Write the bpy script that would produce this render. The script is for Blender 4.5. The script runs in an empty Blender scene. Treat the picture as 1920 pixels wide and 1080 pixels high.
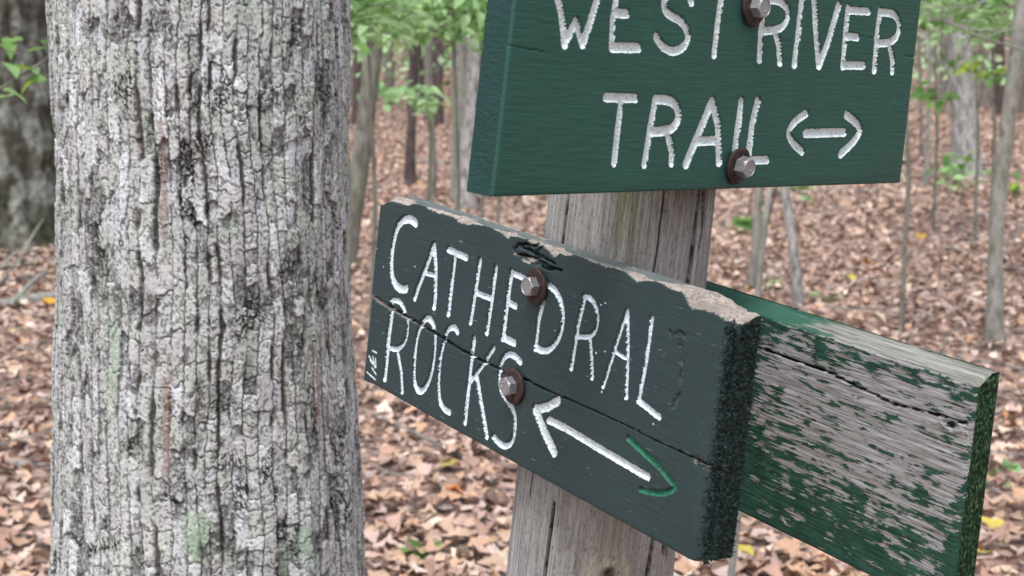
import bpy, math, random
import numpy as np
from mathutils import Matrix, Vector, Euler

random.seed(7)
rng = np.random.default_rng(7)
S = bpy.context.scene
COL = S.collection
R = math.radians

# ------------------------------------------------------------------ camera
EYE = 1.55
PITCH = R(9.7524)
cam_d = bpy.data.cameras.new("camera")
cam = bpy.data.objects.new("camera", cam_d)
COL.objects.link(cam)
cam.location = (0, 0, EYE)
cam.rotation_euler = (math.pi / 2 - PITCH, 0, 0)
cam_d.sensor_width = 36.0
cam_d.lens = 48.0
cam_d.clip_start = 0.05
cam_d.clip_end = 600
cam_d.dof.use_dof = True
cam_d.dof.focus_distance = 1.16
cam_d.dof.aperture_fstop = 12.0
S.camera = cam

# ------------------------------------------------------------------ world and light
SUN_EL, SUN_AZ = 66.0, 200.0          # soft light from high behind the viewer's left shoulder
w = bpy.data.worlds.new("World")
S.world = w
w.use_nodes = True
nt = w.node_tree
bg = nt.nodes["Background"]
sky = nt.nodes.new("ShaderNodeTexSky")
sky.sky_type = 'NISHITA'
sky.sun_disc = False
sky.sun_elevation = R(SUN_EL)
sky.sun_rotation = R(SUN_AZ)
sky.air_density = 1.0
sky.dust_density = 4.0
hs = nt.nodes.new("ShaderNodeHueSaturation")
hs.inputs["Saturation"].default_value = 0.42       # overcast: the blue washed out by cloud
nt.links.new(sky.outputs[0], hs.inputs["Color"])
nt.links.new(hs.outputs[0], bg.inputs["Color"])
bg.inputs["Strength"].default_value = 0.15
sun_d = bpy.data.lights.new("sun", 'SUN')
sun_d.energy = 1.3
sun_d.angle = R(18)
sun_d.color = (1.0, 0.985, 0.965)
sun = bpy.data.objects.new("sun", sun_d)
COL.objects.link(sun)
az = R(SUN_AZ)
sdir = Vector((math.sin(az) * math.cos(R(SUN_EL)), math.cos(az) * math.cos(R(SUN_EL)), math.sin(R(SUN_EL))))
sun.rotation_euler = sdir.to_track_quat('Z', 'Y').to_euler()
sun.location = (-3, -6, 12)
S.view_settings.view_transform = 'Standard'
S.view_settings.look = 'None'
S.view_settings.gamma = 1.0
S.view_settings.use_curve_mapping = False
S.view_settings.exposure = 0.75
try:
    S.cycles.use_denoising = True
    S.cycles.max_bounces = 6
    S.cycles.diffuse_bounces = 3
except Exception:
    pass

# ------------------------------------------------------------------ numeric helpers
def _h(ix, iy, seed):
    ix = ix.astype(np.int64).astype(np.uint64); iy = iy.astype(np.int64).astype(np.uint64)
    m = np.uint64(0xffffffff)
    h = (ix * np.uint64(374761393) + iy * np.uint64(668265263) + np.uint64(seed * 974711 + 12345)) & m
    h = ((h ^ (h >> np.uint64(13))) * np.uint64(1274126177)) & m
    h = ((h ^ (h >> np.uint64(15))) * np.uint64(2246822519)) & m
    h ^= h >> np.uint64(16)
    return h.astype(np.float64) / 4294967296.0

def noise(x, y, seed=0):
    """gradient noise about -1..1"""
    x = np.asarray(x, float); y = np.asarray(y, float)
    x0 = np.floor(x); y0 = np.floor(y); fx = x - x0; fy = y - y0
    def g(i, j):
        a = _h(x0 + i, y0 + j, seed) * 2 * np.pi
        return np.cos(a) * (fx - i) + np.sin(a) * (fy - j)
    u = fx ** 3 * (fx * (fx * 6 - 15) + 10); v = fy ** 3 * (fy * (fy * 6 - 15) + 10)
    a = g(0, 0) * (1 - u) + g(1, 0) * u; b = g(0, 1) * (1 - u) + g(1, 1) * u
    return (a * (1 - v) + b * v) * 1.5

def fbm(x, y, seed=0, o=4, gain=.5):
    t = 0; a = 1; s = 0
    for k in range(o):
        t = t + a * noise(x * 2 ** k, y * 2 ** k, seed + 17 * k); s += a; a *= gain
    return t / s

def worley(x, y, seed=0, jit=.9):
    """F1, F2, random id, offset to the cell's point"""
    x = np.asarray(x, float); y = np.asarray(y, float)
    x0 = np.floor(x); y0 = np.floor(y)
    f1 = np.full(x.shape, 9.); f2 = np.full(x.shape, 9.); cid = np.zeros(x.shape); ox = np.zeros(x.shape); oy = np.zeros(x.shape)
    for i in (-1, 0, 1):
        for j in (-1, 0, 1):
            cx = x0 + i; cy = y0 + j
            px = cx + .5 + (_h(cx, cy, seed) - .5) * jit; py = cy + .5 + (_h(cx, cy, seed + 5) - .5) * jit
            d = np.hypot(px - x, py - y); r = _h(cx, cy, seed + 9)
            near = d < f1
            f2 = np.where(near, f1, np.minimum(f2, d))
            cid = np.where(near, r, cid); ox = np.where(near, x - px, ox); oy = np.where(near, y - py, oy)
            f1 = np.where(near, d, f1)
    return f1, f2, cid, ox, oy

def sstep(a, b, x):
    t = np.clip((x - a) / (b - a), 0, 1)
    return t * t * (3 - 2 * t)

def seg_dist(U, V, pts):
    """distance to a polyline and the position along it"""
    d = np.full(U.shape, 1e9)
    for (ax, ay), (bx, by) in zip(pts[:-1], pts[1:]):
        dx, dy = bx - ax, by - ay
        t = np.clip(((U - ax) * dx + (V - ay) * dy) / (dx * dx + dy * dy + 1e-18), 0, 1)
        d = np.minimum(d, np.hypot(U - ax - t * dx, V - ay - t * dy))
    return d

def smooth_line(pts, it=2):
    for _ in range(it):
        q = [pts[0]]
        for a, b in zip(pts[:-1], pts[1:]):
            q += [(a[0] * .75 + b[0] * .25, a[1] * .75 + b[1] * .25), (a[0] * .25 + b[0] * .75, a[1] * .25 + b[1] * .75)]
        pts = q + [pts[-1]]
    return pts

# ------------------------------------------------------------------ object helpers
def new_mesh(name, verts, faces, mats=(), midx=None, smooth=True, color=None):
    """faces: (n,4) or (n,3) int array, or a list of such arrays"""
    if not isinstance(faces, (list, tuple)):
        faces = [faces]
    faces = [np.asarray(f, np.int32) for f in faces if len(f)]
    me = bpy.data.meshes.new(name)
    verts = np.asarray(verts, np.float32)
    me.vertices.add(len(verts)); me.vertices.foreach_set("co", verts.ravel())
    nl = sum(f.size for f in faces); nf = sum(len(f) for f in faces)
    me.loops.add(nl); me.polygons.add(nf)
    me.loops.foreach_set("vertex_index", np.concatenate([f.ravel() for f in faces]))
    tot = np.concatenate([np.full(len(f), f.shape[1], np.int32) for f in faces])
    me.polygons.foreach_set("loop_start", np.concatenate([[0], np.cumsum(tot)[:-1]]).astype(np.int32))
    me.polygons.foreach_set("use_smooth", np.full(nf, bool(smooth)))
    for m in mats:
        me.materials.append(m)
    if midx is not None:
        me.polygons.foreach_set("material_index", np.asarray(midx, np.int32))
    if color is not None:
        at = me.color_attributes.new("tone", 'FLOAT_COLOR', 'POINT')
        c = np.ones((len(verts), 4), np.float32); c[:, :3] = color
        at.data.foreach_set("color", c.ravel())
    me.update(calc_edges=True)
    me.validate()
    return me

def link(name, data, parent=None, matrix=None):
    o = bpy.data.objects.new(name, data)
    COL.objects.link(o)
    if parent is not None:
        o.parent = parent
    if matrix is not None:
        o.matrix_local = matrix
    return o

def tag(o, label=None, cat=None, group=None, kind=None):
    if label: o["label"] = label
    if cat: o["category"] = cat
    if group: o["group"] = group
    if kind: o["kind"] = kind
    return o

def thing(name, label, cat, matrix=None, group=None):
    o = bpy.data.objects.new(name, None)
    COL.objects.link(o)
    o.empty_display_size = .05
    if matrix is not None:
        o.matrix_world = matrix
    return tag(o, label, cat, group)

def grid_faces(n, m, off=0, wrap=False):
    """quads of an n x m vertex grid (row-major, m columns)"""
    i = np.arange(n - 1)[:, None]; j = np.arange(m if wrap else m - 1)[None, :]
    a = i * m + j; b = i * m + (j + 1) % m; c = (i + 1) * m + (j + 1) % m; d = (i + 1) * m + j
    return np.stack([a, b, c, d], -1).reshape(-1, 4) + off

def frame_matrix(f):
    X, Y, Z, o = [Vector(v) for v in f]
    return Matrix(((X[0], Y[0], Z[0], o[0]), (X[1], Y[1], Z[1], o[1]), (X[2], Y[2], Z[2], o[2]), (0, 0, 0, 1)))

# ------------------------------------------------------------------ material helpers
class NT:
    def __init__(s, name, rough=.8, spec=.3):
        s.m = bpy.data.materials.new(name); s.m.use_nodes = True
        s.t = s.m.node_tree; s.b = s.t.nodes["Principled BSDF"]
        s.b.inputs["Roughness"].default_value = rough
        s.b.inputs["Specular IOR Level"].default_value = spec
        s.tc = s.t.nodes.new("ShaderNodeTexCoord")
    def n(s, typ, **kw):
        x = s.t.nodes.new(typ)
        for k, v in kw.items():
            if k in x.inputs: s.put(x.inputs[k], v)
            else: setattr(x, k, v)
        return x
    def put(s, sock, v):
        if isinstance(v, bpy.types.NodeSocket): s.t.links.new(v, sock)
        elif isinstance(v, tuple) and len(v) == 3 and sock.type == 'RGBA': sock.default_value = (*v, 1)
        else: sock.default_value = v
    def coord(s, scale=(1, 1, 1), rot=(0, 0, 0), which="Object"):
        mp = s.n("ShaderNodeMapping"); mp.inputs["Scale"].default_value = scale; mp.inputs["Rotation"].default_value = rot
        s.t.links.new(s.tc.outputs[which], mp.inputs["Vector"]); return mp.outputs[0]
    def noise(s, scale, detail=4, rough=.5, vec=None, dist=0):
        x = s.n("ShaderNodeTexNoise", Scale=scale, Detail=detail, Roughness=rough, Distortion=dist)
        s.t.links.new(vec if vec is not None else s.coord(), x.inputs["Vector"]); return x.outputs["Fac"]
    def vor(s, scale, vec=None, feature='F1', out="Distance", rand=1.0):
        x = s.n("ShaderNodeTexVoronoi", Scale=scale, feature=feature, Randomness=rand)
        s.t.links.new(vec if vec is not None else s.coord(), x.inputs["Vector"]); return x.outputs[out]
    def ramp(s, fac, stops, interp='LINEAR'):
        x = s.n("ShaderNodeValToRGB"); cr = x.color_ramp; cr.interpolation = interp
        while len(cr.elements) < len(stops): cr.elements.new(.5)
        for e, (p, c) in zip(cr.elements, stops):
            e.position = p; e.color = (*c, 1) if isinstance(c, tuple) else (c, c, c, 1)
        s.put(x.inputs[0], fac); return x.outputs[0]
    def mix(s, fac, a, b, mode='MIX'):
        x = s.n("ShaderNodeMix", data_type='RGBA', blend_type=mode)
        s.put(x.inputs[0], fac); s.put(x.inputs[6], a); s.put(x.inputs[7], b); return x.outputs[2]
    def math(s, op, a, b=0.0, clamp=False):
        x = s.n("ShaderNodeMath", operation=op, use_clamp=clamp)
        s.put(x.inputs[0], a); s.put(x.inputs[1], b); return x.outputs[0]
    def attr(s):
        return s.n("ShaderNodeVertexColor", layer_name="tone").outputs[0]
    def rnd(s):
        return s.n("ShaderNodeObjectInfo").outputs["Random"]
    def color(s, c): s.put(s.b.inputs["Base Color"], c); return s
    def bump(s, h, strength=.4, dist=.001):
        x = s.n("ShaderNodeBump", Strength=strength, Distance=dist, Height=h)
        s.t.links.new(x.outputs[0], s.b.inputs["Normal"]); return s

# board-local drawing data, millimetres along / up the board
UPPER_STROKES = [('W',[(0,6.7,[(36.6,137.9),(40.2,129.6),(44.9,119.2),(49.9,101.8)]),(0,6.1,[(49.8,102.5),(58.3,117.6),(66.7,102.6)]),(0,6.6,[(66.7,102.6),(71.8,117.1),(76.3,132.2),(79.1,141.2)])]),('E',[(0,6.2,[(94.9,142.4),(95.0,133.5),(94.1,120.2),(95.9,101.9)]),(0,6.8,[(95.5,125.2),(107.4,125.6)]),(0,7.3,[(96.5,102.0),(123.3,103.1)]),(0,6.4,[(94.8,142.8),(117.6,144.2)])]),('S',[(1,6.5,[(174.9,138.2),(171.5,143.6),(163.0,147.4),(152.7,145.9),(146.1,140.2),(144.7,134.9),(147.9,129.9),(154.9,127.0),(162.9,125.3),(170.7,121.6),(175.4,115.8),(175.8,110.5),(170.8,104.9),(162.3,102.2),(154.4,103.3),(146.8,106.3),(140.6,112.0)])]),('T',[(0,6.9,[(208.4,150.2),(208.5,141.7),(207.9,123.8),(208.3,102.4)]),(0,6.9,[(189.8,149.5),(227.3,151.7)])]),('R',[(0,7.4,[(262.7,150.4),(262.1,143.6),(262.2,130.7),(262.0,120.6),(264.4,101.3)]),(1,6.2,[(262.9,146.4),(275.1,146.9),(287.4,145.0),(294.4,138.9),(292.7,130.6),(284.8,125.2),(270.0,123.1),(262.6,122.3)]),(0,7.1,[(280.5,122.5),(286.4,114.6),(291.1,100.0)])]),('I',[(0,7.9,[(309.5,153.9),(309.2,149.0),(310.6,124.2),(310.8,99.5)])]),('V',[(0,7.7,[(325.1,152.6),(326.7,149.0),(332.8,129.7),(344.3,100.1)]),(0,8.1,[(360.7,148.4),(353.2,119.8),(345.1,100.1)])]),('E',[(0,7.4,[(374.9,147.7),(376.2,127.1),(378.9,100.6)]),(0,6.5,[(376.1,145.8),(406.2,147.0)]),(0,6.5,[(376.7,125.1),(395.0,125.0)]),(0,7.1,[(379.5,101.3),(409.8,102.3)])]),('R',[(0,7.8,[(423.1,148.3),(423.5,131.5),(427.1,99.4)]),(1,6.9,[(424.1,147.5),(443.2,148.3),(453.1,143.6),(457.0,135.7),(454.2,127.3),(443.5,122.7),(424.4,121.7)]),(0,7.5,[(445.7,121.0),(453.0,110.0),(455.8,99.6)])]),('T',[(0,6.7,[(95.6,67.8),(125.8,68.0)]),(0,6.4,[(111.6,65.8),(111.0,48.6),(110.8,22.2)])]),('R',[(0,6.8,[(147.7,68.1),(145.7,49.0),(143.5,20.8)]),(1,7.2,[(147.7,67.8),(163.1,67.7),(172.2,63.7),(176.0,56.4),(173.2,48.5),(163.6,44.9),(146.5,44.4)]),(0,6.9,[(166.6,41.0),(172.8,30.0),(173.7,21.7)])]),('A',[(0,8.0,[(212.2,67.3),(203.9,49.6),(190.5,20.8)]),(0,7.6,[(213.2,67.3),(223.1,49.8),(229.9,21.7)]),(0,7.3,[(198.0,37.6),(225.3,38.5)])]),('I',[(0,8.1,[(248.4,68.1),(248.1,49.7),(247.9,31.1),(247.7,22.0)])]),('L',[(0,8.3,[(269.0,68.6),(265.8,51.1),(265.9,22.7)]),(0,6.8,[(267.3,22.7),(291.0,23.0)])]),('arrow',[(1,7.0,[(335.6,60.6),(320.9,53.9),(313.7,45.2),(322.6,36.6),(337.6,29.7)]),(0,7.6,[(338.6,44.5),(395.1,45.8)]),(1,7.7,[(394.5,60.7),(409.8,55.0),(420.7,47.9),(410.3,36.8),(394.1,27.3)])])]
LOWER_STROKES = [('C',[(1,8.0,[(69.0,166.8),(57.5,169.6),(44.2,164.7),(36.9,155.9),(33.1,143.2),(31.4,128.8),(33.9,112.7),(42.0,104.3),(53.8,102.2),(61.9,105.3)])]),('A',[(0,7.0,[(100.6,152.5),(93.2,134.2),(81.5,110.7),(77.6,99.9)]),(0,7.4,[(101.9,152.8),(107.1,136.1),(110.6,109.0),(110.3,99.7)]),(0,4.4,[(92.7,126.3),(107.7,127.1)])]),('T',[(0,6.4,[(125.1,154.1),(153.9,152.9)]),(0,7.0,[(136.0,150.2),(134.6,121.6),(133.9,99.1)])]),('H',[(0,6.9,[(174.0,154.3),(171.2,126.6),(168.2,100.3)]),(0,6.7,[(197.8,153.4),(196.3,129.5),(193.6,97.4)]),(0,5.3,[(173.7,126.7),(192.8,126.5)])]),('E',[(0,6.9,[(219.9,154.1),(218.1,128.3),(216.9,98.3)]),(0,5.3,[(222.9,153.8),(240.7,153.3)]),(0,5.8,[(220.2,129.2),(230.1,128.4)]),(0,6.7,[(217.6,98.9),(232.9,98.3)])]),('D',[(0,6.7,[(266.5,153.4),(264.7,137.0),(261.5,124.1),(261.3,103.9)]),(1,5.8,[(264.8,155.1),(274.0,154.6),(284.5,149.7),(291.7,139.5),(292.9,124.1),(286.8,111.4),(275.9,102.0),(261.7,101.4)])]),('R',[(0,5.6,[(315.7,155.0),(311.2,131.2),(308.9,98.0)]),(1,4.4,[(314.3,155.7),(321.2,156.9),(328.2,153.6),(334.0,145.9),(333.5,134.3),(327.0,127.2),(311.2,123.6)]),(0,5.1,[(327.1,126.4),(331.5,112.2),(334.7,97.6)])]),('A',[(0,4.7,[(365.1,156.2),(358.0,130.7),(348.6,94.9)]),(0,5.1,[(366.0,156.4),(371.1,128.8),(375.3,94.4)]),(0,3.1,[(359.2,123.7),(369.9,122.1)])]),('L',[(0,5.6,[(392.7,157.3),(391.8,126.4),(388.9,95.6)]),(0,5.0,[(390.2,95.2),(412.6,90.3)])]),('R',[(0,8.4,[(39.4,83.5),(36.5,57.3),(35.3,13.0)]),(1,5.2,[(37.6,88.7),(49.7,91.5),(60.8,87.5),(68.7,76.4),(68.8,60.4),(61.3,50.4),(51.1,44.6),(37.7,43.2)]),(0,6.2,[(54.2,43.9),(63.6,26.5),(68.1,9.4)])]),('O',[(1,6.4,[(91.5,79.0),(100.5,88.1),(110.7,85.7),(115.9,75.3),(117.0,59.5),(115.7,42.5),(110.0,27.5),(101.0,18.0),(92.2,18.4),(86.1,27.8),(84.7,45.9),(85.0,64.5),(91.5,79.0)])]),('C',[(1,6.1,[(150.3,86.9),(143.9,90.1),(134.4,85.3),(130.3,72.7),(126.7,57.2),(126.9,39.2),(128.2,30.8),(131.8,19.5),(139.7,14.0),(149.2,14.0)])]),('K',[(0,7.1,[(176.1,86.9),(174.4,62.0),(174.0,12.9)]),(0,5.2,[(205.6,87.1),(192.0,68.2),(175.0,47.5)]),(0,6.4,[(186.1,54.9),(194.7,36.8),(207.8,10.7)])]),('S',[(1,5.8,[(244.3,85.2),(233.7,88.6),(224.2,86.6),(217.2,77.9),(216.1,65.7),(221.0,54.7),(232.0,48.7),(241.1,44.1),(245.2,35.4),(245.2,23.5),(242.1,15.2),(235.3,10.2),(226.4,10.1),(216.9,13.1)])]),('arrow',[(0,9.3,[(269.8,53.3),(284.4,38.7),(299.0,27.1)]),(0,8.2,[(273.2,54.3),(285.7,60.2),(296.9,68.4)]),(0,6.4,[(287.5,49.8),(313.8,49.7),(356.2,46.9),(408.6,44.1)])]),('green',[(0,5.4,[(382.9,64.9),(399.6,60.3),(419.2,55.0),(436.7,47.1)]),(1,4.6,[(402.5,32.2),(416.7,34.4),(429.2,38.9),(438.0,46.0)])])]
CRACK = [(-5.2,86.6),(-0.9,85.5),(31.2,82.3),(63.9,79.8),(91.6,78.3),(129.9,75.3),(160.2,72.4),(168.1,72.6),(195.6,71.1),(212.8,71.6),(225.5,69.2),(257.0,73.1),(263.8,71.9),(287.9,72.3),(318.5,73.1),(351.7,73.1),(380.8,73.3),(403.6,72.7),(428.3,72.4),(451.4,72.6),(475.9,72.3)]
DAMAGE = [[(219.8,172.6),(226.2,178.7),(235.5,180.5),(246.3,180.5)],[(234.7,185.2),(238.2,177.2),(250.1,175.2)],[(219.8,172.6),(223.2,169.8),(237.1,170.9),(251.5,171.2)],[(228.7,177.0),(239.9,175.8),(251.7,173.9),(253.0,166.4)],[(250.1,175.2),(261.6,174.2),(275.8,172.9)],[(253.7,170.8),(269.5,169.0),(284.6,169.2)],[(249.6,177.7),(256.1,181.6)],[(246.0,182.2),(252.3,179.1),(250.8,175.4)],[(255.6,167.8),(264.3,166.6),(273.9,167.4)]]
DAMAGE_WHITE = [(0,2.8,[(221.7,170.3),(226.2,170.0)]),(0,2.3,[(233.3,167.0),(243.6,166.6)]),(0,2.8,[(239.3,170.5),(248.2,169.3)])]
CHIPS = [[(4.9,173.7),(25.7,179.0),(52.3,179.4),(63.6,183.8),(80.8,184.3)],[(82.6,184.7),(87.4,182.6),(103.4,182.1),(120.6,182.8),(133.4,182.3),(135.4,179.9),(149.5,180.2),(162.1,183.0),(178.6,184.7)],[(185.7,184.7),(193.7,183.1),(202.9,183.0),(210.4,179.6),(215.1,182.7),(223.8,184.4)],[(235.3,185.7),(238.6,183.3),(245.8,179.6),(253.1,182.7),(260.2,182.4),(266.0,181.0),(272.9,177.3),(276.8,178.6),(279.7,181.7),(287.9,181.7),(300.8,184.7)],[(314.6,184.3),(319.3,183.2),(326.8,183.9),(336.5,182.7),(343.2,183.7),(344.9,184.5)],[(358.4,184.2),(365.5,181.7),(373.0,179.8),(380.7,182.3),(390.9,184.2),(400.0,184.3),(404.7,183.0),(414.3,182.5),(419.1,183.2),(423.9,180.9),(428.0,176.2),(432.3,173.4),(442.0,175.7),(453.5,175.8),(458.8,175.3),(462.1,173.9),(468.4,172.8),(474.2,171.7)]]
SCRATCHES = [[(9.1,32.5),(17.4,32.1)],[(4.0,25.4),(11.9,21.2)],[(11.0,27.2),(16.4,18.2)],[(16.2,26.5),(18.4,18.7)],[(6.6,21.9),(17.5,17.5)],[(2.4,9.0),(19.2,6.3)],[(10.7,15.6),(19.4,11.7)]]
SPOTS = [(341.0,156.6),(346.6,120.8),(337.1,117.0),(336.5,153.9),(292.1,129.0),(284.5,121.1),(74.2,127.7),(4.5,130.4),(19.6,116.2),(477.3,106.8),(348.2,89.8),(408.1,83.4)]
REAR_CRACKS = [[(342.8,111.6),(420.5,111.0),(481.3,104.9),(522.9,108.5),(546.4,109.5)],[(338.8,133.1),(417.2,137.0),(488.4,139.6),(549.0,141.7)]]
UPPER_FRAME = [[0.72678, 0.68533, -0.04596], [0.0924, -0.03124, 0.99523], [0.68063, -0.72756, -0.08602], [-0.01028, 0.8895, 1.45729]]
LOWER_FRAME = [[0.5767, -0.8128, -0.08235], [0.09552, -0.03302, 0.99488], [-0.81136, -0.58161, 0.05859], [-0.14237, 1.27901, 1.23977]]
REAR_FRAME = [[0.5767, -0.8128, -0.08235], [0.09552, -0.03302, 0.99488], [-0.81136, -0.58161, 0.05859], [-0.00647, 1.37643, 1.22995]]
UPPER_BOLTS = [(251.1, 18.6), (246.2, 139.3)]
LOWER_BOLTS = [(254.9, 150.8), (238.6, 63.8)]
UPPER_CORNERS = [(-3.6, 0.0), (496.8, 0.1), (486.0, 161.7), (0.6, 126.7)]
LOWER_CORNERS = [(-4.4, -1.4), (476.7, 0.8), (473.0, 183.4), (4.2, 185.1)]
REAR_END = [(556.5, -1.2), (548.9, 144.4)]
POST_POINT = [0.08859, 1.13084, 1.32022]; POST_AXIS = [-0.09396, 0.03213, -0.99506]
TRUNK_PROFILE = [(1.616, -0.3909, 0.1814), (1.415, -0.3928, 0.184), (1.249, -0.3947, 0.188), (1.099, -0.3996, 0.1941), (0.99, -0.4037, 0.1996), (0.915, -0.4072, 0.2045), (0.855, -0.4117, 0.2098)]

# ================================================================== terrain
def ground_z(x, y):
    x = np.asarray(x, float); y = np.asarray(y, float)
    z = .05 * noise(x * .35, y * .35, 3) + .14 * noise(x * .09, y * .09, 4) * sstep(8, 30, np.abs(y) + np.abs(x) * .3)
    rise = np.maximum(y - 38, 0)
    return z + .052 * rise * sstep(0, 25, rise) - .02 * np.maximum(np.abs(x) - 60, 0) * 0

FP = 2560.0                                # focal length in photograph pixels
def ray(px, py):
    c, s = math.cos(PITCH), math.sin(PITCH)
    x, y = (px - 960) / FP, (py - 540) / FP
    return Vector((x, c - y * s, -s - y * c))
def at(px, py, Y):
    """the point seen at a photograph pixel, Y metres ahead"""
    r = ray(px, py); k = Y / r.y
    return Vector((r.x * k, Y, EYE + r.z * k))
def foot(px, py):
    """the ground point seen at a photograph pixel"""
    r = ray(px, py); k = EYE / -r.z if r.z < -1e-4 else 100
    for _ in range(30):
        p = r * k; z = float(ground_z(p.x, p.y)); k += .6 * (EYE + p.z - z) / max(-r.z, .02) * .5
    p = r * k
    return Vector((p.x, p.y, float(ground_z(p.x, p.y))))

# ground sheet: one mesh, fine near, coarse far
ys = np.concatenate([np.arange(-20, 3, 1.), np.arange(3, 14, .16), np.arange(14, 40, .6), np.arange(40, 130, 3.), np.arange(130, 420, 20.)])
xs = np.concatenate([np.arange(-300, -40, 20.), np.arange(-40, -8, 2.), np.arange(-8, 8, .2), np.arange(8, 40, 2.), np.arange(40, 301, 20.)])
YY, XX = np.meshgrid(ys, xs, indexing='ij')
ZZ = ground_z(XX, YY)
g = NT("leaf_litter_ground", .95, .15)
v1 = g.vor(16, g.coord((1, 1, .3)), out="Color"); v2 = g.vor(16, g.coord((1, 1, .3)))
big = g.noise(.6, 3)
c = g.ramp(v1, [(0, (.18, .12, .10)), (.35, (.31, .21, .175)), (.6, (.42, .30, .25)), (.85, (.50, .38, .325)), (1, (.60, .49, .42))])
c = g.mix(g.ramp(v2, [(.3, 0.), (.65, .7)]), c, (.09, .058, .045))
c = g.mix(g.ramp(big, [(.35, 0.), (.7, .35)]), c, (.20, .12, .10))
g.color(c).bump(v2, .8, .02)
M_GROUND = g.m
ground = link("ground", new_mesh("ground", np.stack([XX, YY, ZZ], -1).reshape(-1, 3), grid_faces(*XX.shape), [M_GROUND]))
tag(ground, "woodland floor covered with brown fallen leaves", kind="structure")

# ================================================================== fallen leaves
def leaf_shape(kind, n=4):
    """rows of (left edge, midrib, right edge) along a dead leaf; length 1"""
    if n < 3:                                            # far away: a folded four-cornered leaf
        wv = random.uniform(.26, .40); m_ = random.uniform(-.1, .12)
        return np.array([(0, -.5, random.uniform(-.05, .1)), (-wv, m_, random.uniform(0, .14)), (0, .5, random.uniform(-.05, .14)), (wv, m_, random.uniform(0, .14))]), np.array([[0, 3, 2, 1]])
    t = np.linspace(0, 1, n + 1)
    if kind == 0: wd = .30 * np.sin(np.pi * t ** .85)
    elif kind == 1: wd = .25 * np.sin(np.pi * t ** .7) * (1 + (.34 if n > 5 else .2) * np.cos(t * 2 * np.pi * 3.2))
    elif kind == 2: wd = .40 * np.sin(np.pi * t ** .7) * (1 + (.26 if n > 5 else .12) * np.cos(t * 2 * np.pi * 2.1 + .6))
    else: wd = .20 * np.sin(np.pi * t)
    wd = np.maximum(wd, .012)
    curl = random.uniform(-.5, .5); bend = random.uniform(-.35, .35); tw = random.uniform(-.6, .6)
    P = []
    for k in range(n + 1):
        a = tw * (t[k] - .5)
        ez = (wd[k] ** 1.6) * (1.0 + curl) * random.uniform(.5, 1.5)
        for sgn in (-1, 0, 1):
            lx = sgn * wd[k] * random.uniform(.86, 1.14) if sgn else 0
            z = (ez if sgn else 0) + bend * ((t[k] - .5) ** 2 - .1) + lx * math.sin(a)
            P.append((lx * math.cos(a), t[k] - .5, z))
    return np.array(P), grid_faces(n + 1, 3)

DEAD = np.array([(.56, .40, .30), (.53, .345, .235), (.48, .34, .285), (.31, .20, .165), (.15, .10, .085), (.68, .56, .47), (.40, .255, .20), (.53, .40, .355),
                 (.50, .26, .12), (.50, .41, .13), (.48, .38, .355)])
DEAD_P = np.array([.18, .09, .18, .11, .09, .11, .08, .12, .010, .004, .12])

def leaf_matrix(yaw, tilt, roll, sc):
    cy, sy = np.cos(yaw), np.sin(yaw); ct, st = np.cos(tilt), np.sin(tilt); cr, sr = np.cos(roll), np.sin(roll)
    z = np.zeros_like(yaw); o = np.ones_like(yaw)
    Rz = np.stack([np.stack([cy, -sy, z], -1), np.stack([sy, cy, z], -1), np.stack([z, z, o], -1)], -2)
    Rx = np.stack([np.stack([o, z, z], -1), np.stack([z, ct, -st], -1), np.stack([z, st, ct], -1)], -2)
    Ry = np.stack([np.stack([cr, z, sr], -1), np.stack([z, o, z], -1), np.stack([-sr, z, cr], -1)], -2)
    return (Rz @ Rx @ Ry) * sc[:, None, None]

def scatter(y0, y1, dens, size, n, tilt):
    """leaf positions in a wedge wider than the view"""
    area = .46 * (y1 ** 2 - y0 ** 2) + 3.0 * (y1 - y0)
    N = int(area * dens)
    y = np.sqrt(rng.uniform(y0 ** 2, y1 ** 2, N)); x = rng.uniform(-1, 1, N) * (.46 * y + 1.5)
    return x, y

V_all, F_all, C_all = [], [], []
off = 0
def add_leaves(x, y, size, n, tilt, lift):
    global off
    N = len(x)
    kinds = rng.integers(0, 12, N)
    yaw = rng.uniform(0, 2 * np.pi, N); ti = rng.normal(0, tilt, N); ro = rng.normal(0, tilt, N)
    sc = size * rng.uniform(.6, 1.35, N)
    M = leaf_matrix(yaw, ti, ro, sc)
    col = DEAD[rng.choice(len(DEAD), N, p=DEAD_P / DEAD_P.sum())] * rng.uniform(.60, 1.16, (N, 1)) * np.array((1.03, 1.03, 1.01))
    pos = np.stack([x, y, ground_z(x, y) + rng.uniform(.004, lift, N)], -1)
    for k in range(12):
        P, F = leaf_shape([0, 1, 2, 0, 1, 3][k % 6], n)
        s = kinds == k
        if not s.any(): continue
        Q = np.einsum('nij,kj->nki', M[s], P) + pos[s][:, None, :]
        cnt, nv = Q.shape[:2]
        V_all.append(Q.reshape(-1, 3)); C_all.append(np.repeat(col[s], nv, 0))
        F_all.append((F[None] + (np.arange(cnt) * nv)[:, None, None]).reshape(-1, 4) + off)
        off += cnt * nv
for y0, y1, dens, size, n, tilt, lift in ((2.6, 6.5, 400, .060, 6, .34, .055), (6.5, 11, 380, .060, 4, .34, .055), (11, 30, 240, .070, 2, .40, .06), (30, 75, 52, .10, 1, .42, .06)):
    x, y = scatter(y0, y1, dens, size, n, tilt)
    add_leaves(x, y, size, n, tilt, lift)
lm = NT("dead_leaf", .75, .25)
lv = lm.noise(60, 3); 
lm.color(lm.mix(lm.ramp(lv, [(.3, .0), (.75, .5)]), lm.attr(), lm.mix(1.0, lm.attr(), (.55, .5, .48), 'MULTIPLY')))
lm.bump(lm.noise(140, 2), .3, .002)
M_DEAD = lm.m
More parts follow.
